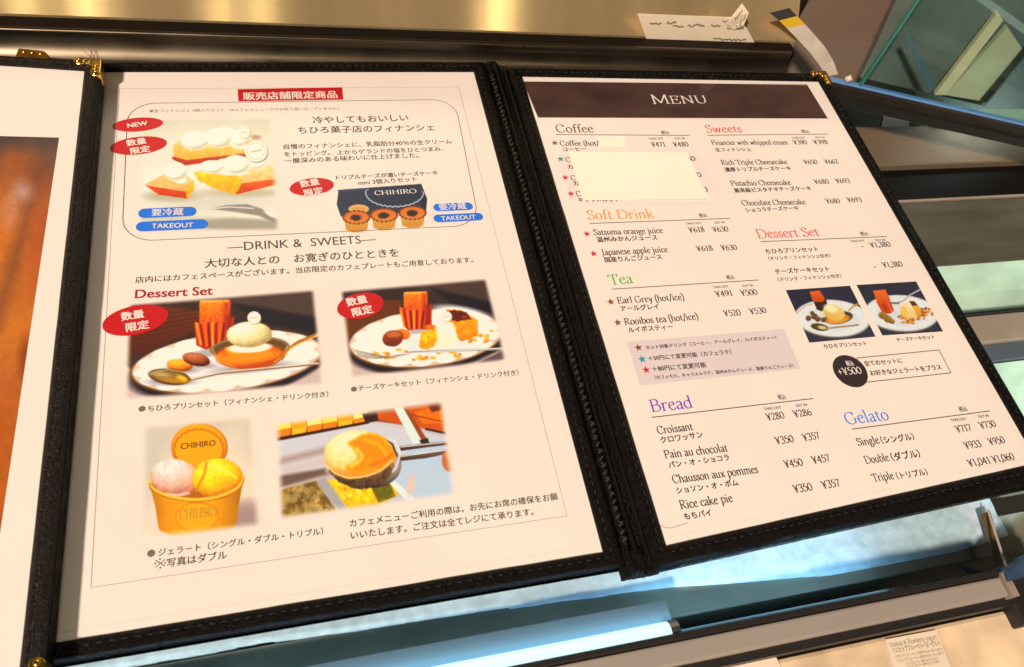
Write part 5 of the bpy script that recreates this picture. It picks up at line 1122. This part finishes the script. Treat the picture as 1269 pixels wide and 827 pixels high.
# ------------------------------------------------------------------ second menu lying over the left edge
ZM = .0100
menu2 = thing('menu_book', 'second black menu with brass corners overlapping the left side of the open menu', 'menu', 'menus on the glass', loc=(-.16, -.14, .002))
def keep2(o, par): return keep(o, par)
def q2(px, py): return tuple(at(px, py, ZM)[:2])
i1, i2 = np.array(q2(104.8, 88.5)), np.array(q2(24.8, 827)); dv = (i2 - i1) / np.linalg.norm(i2 - i1); dh = np.array([dv[1], -dv[0]])   # dh points left
if dh[0] > 0: dh = -dh
i3 = np.array(q2(0, 81.5)); dh = (i3 - i1) / np.linalg.norm(i3 - i1)
LEN = .2975; BQ = [i1 + dh * .20, i1, i1 + dv * LEN, i1 + dv * LEN + dh * .20]
bw = .0080
out = [BQ[0] - dh * 0 + dh * bw - dv * bw, BQ[1] - dh * bw - dv * bw * .95, BQ[2] - dh * bw + dv * bw, BQ[3] + dh * bw + dv * bw]
b = MB(); b.prism([tuple(p) for p in BQ][::-1], ZM - .0004, ZM); page2 = b.build('page', M_page); keep(page2, menu2)
b = MB(); ring(BQ, out, [(t, z + ZM) for t, z in PROF[:-2]] + [(1.0, .0020)], b, wav=.0004, seed=5); keep(b.build('leather_border', mat('grained_leather', (0.006, 0.005, 0.0045), 0.28, spec=.24, bump=(1100, 1.0, 'noise'), rvar=(60, .1)), smooth=True), menu2)
b = MB(); b.prism([tuple(p) for p in out][::-1], .0020, ZM - .0006); keep(b.build('cover_board', M_leather2), menu2)
b = MB()
for s in (0, 1):
    a = BQ[s] + (out[s] - BQ[s]) * .42; c = BQ[s + 1] + (out[s + 1] - BQ[s + 1]) * .42; stitches(a, c, 0, .0042, .0024, .00022, b, ZM + .0016, sd=s + 20)
keep(b.build('stitching', mat('black_thread', (.02, .018, .016), .6), smooth=True), menu2)
# its printed photo: a close, out of focus brown pudding
def q2p(px, py): return (px, py)
p = Pic([(-110, 166), (73.2, 170.8), (-8, 714), (-190, 714)], (2.3077, 0, 160), 1.6, zp=ZM)
p.fill((92, 58, 44), (196, 84, 16)); t = np.clip((p.Y + 10) / 500, 0, 1)[:, None]; p.c = np.array([92, 64, 54]) * (1 - t) + np.array([190, 94, 34]) * t
p.ell(60, 180, 60, 200, (160, 80, 36), -10, 50); p.ell(20, 420, 120, 260, (206, 108, 30), -12, 60); p.ell(30, 240, 30, 50, (206, 120, 70), 0, 24)
p.line([(110, 110), (80, 250), (20, 460), (-20, 560)], 30, (132, 66, 32), 60); p.ell(110, 330, 30, 150, (186, 84, 28), 10, 40); p.ell(75, 660, 22, 60, (150, 66, 10), 0, 24)
p.ell(64, 180, 24, 24, (190, 138, 120), 0, 50); p.poly([(-300, 850), (60, 830), (20, 1400), (-400, 1400)], (134, 58, 10), 40); p.ell(20, 960, 70, 200, (190, 88, 16), 0, 60); p.poly([(-300, -20), (190, -20), (180, 40), (-300, 90)], (80, 56, 50), 50)
p.grain(26, .08, 3); p.grain(6, .05, 8)
o = p.build('photo_print', page2, 0, label='large blurred photo of a brown dessert'); keep(o, page2)
o1 = np.array(out[1]); o2 = np.array(out[2])
for c, d1, d2, lab in ((o1 + (.0004, .0004), dh, dv, 'brass corner at the top right'), (o2 + (.0004, -.0004), dh, -dv, 'brass corner at the bottom right')):
    protector(c, d1, d2, 'corner_protector', menu2, keep, z0=.0030, z1=ZM + .0024, ln=.0135)['label'] = lab
g0 = at(22, 70, ZM - .004)[:2]; g1 = at(63, 74, ZM - .004)[:2]; dd = (g1 - g0) / np.linalg.norm(g1 - g0); nn = np.array([-dd[1], dd[0]]); L = np.linalg.norm(g1 - g0)
b = MB(); P = [g0 - nn * .003, g1 - nn * .003, g1]
for k in range(9): f = k / 8; P.append(g1 - dd * L * .3 * f + nn * .0040 * math.sin(f * math.pi / 2))
P += [g0 + nn * .0040]; b.prism([tuple(q) for q in P], ZM - .006, ZM - .002)
for f in (.2, .45, .7): q = g0 + dd * L * f + nn * .0015; b.tube([(*q, ZM - .0022), (*q, ZM - .0014)], [.0012, .0006], 8)
o = b.build('corner_protector', M_gold); keep(o, menu2); bevel(o, .0006); o['label'] = 'brass corner of the inner leaf at the top left'
b = MB(); rnd = random.Random(2)
for k in range(7):
    p0 = np.append(at(110 + k * 2.1, 78 + rnd.uniform(-1, 1), ZM + .001)[:2], ZM + .0024); b.tube([p0, p0 + [rnd.uniform(-.001, .001), .003, .001], p0 + [rnd.uniform(-.002, .002), .0065, .0012]], .00013, 4)
keep(b.build('loose_thread', M_hair, smooth=True), menu2)
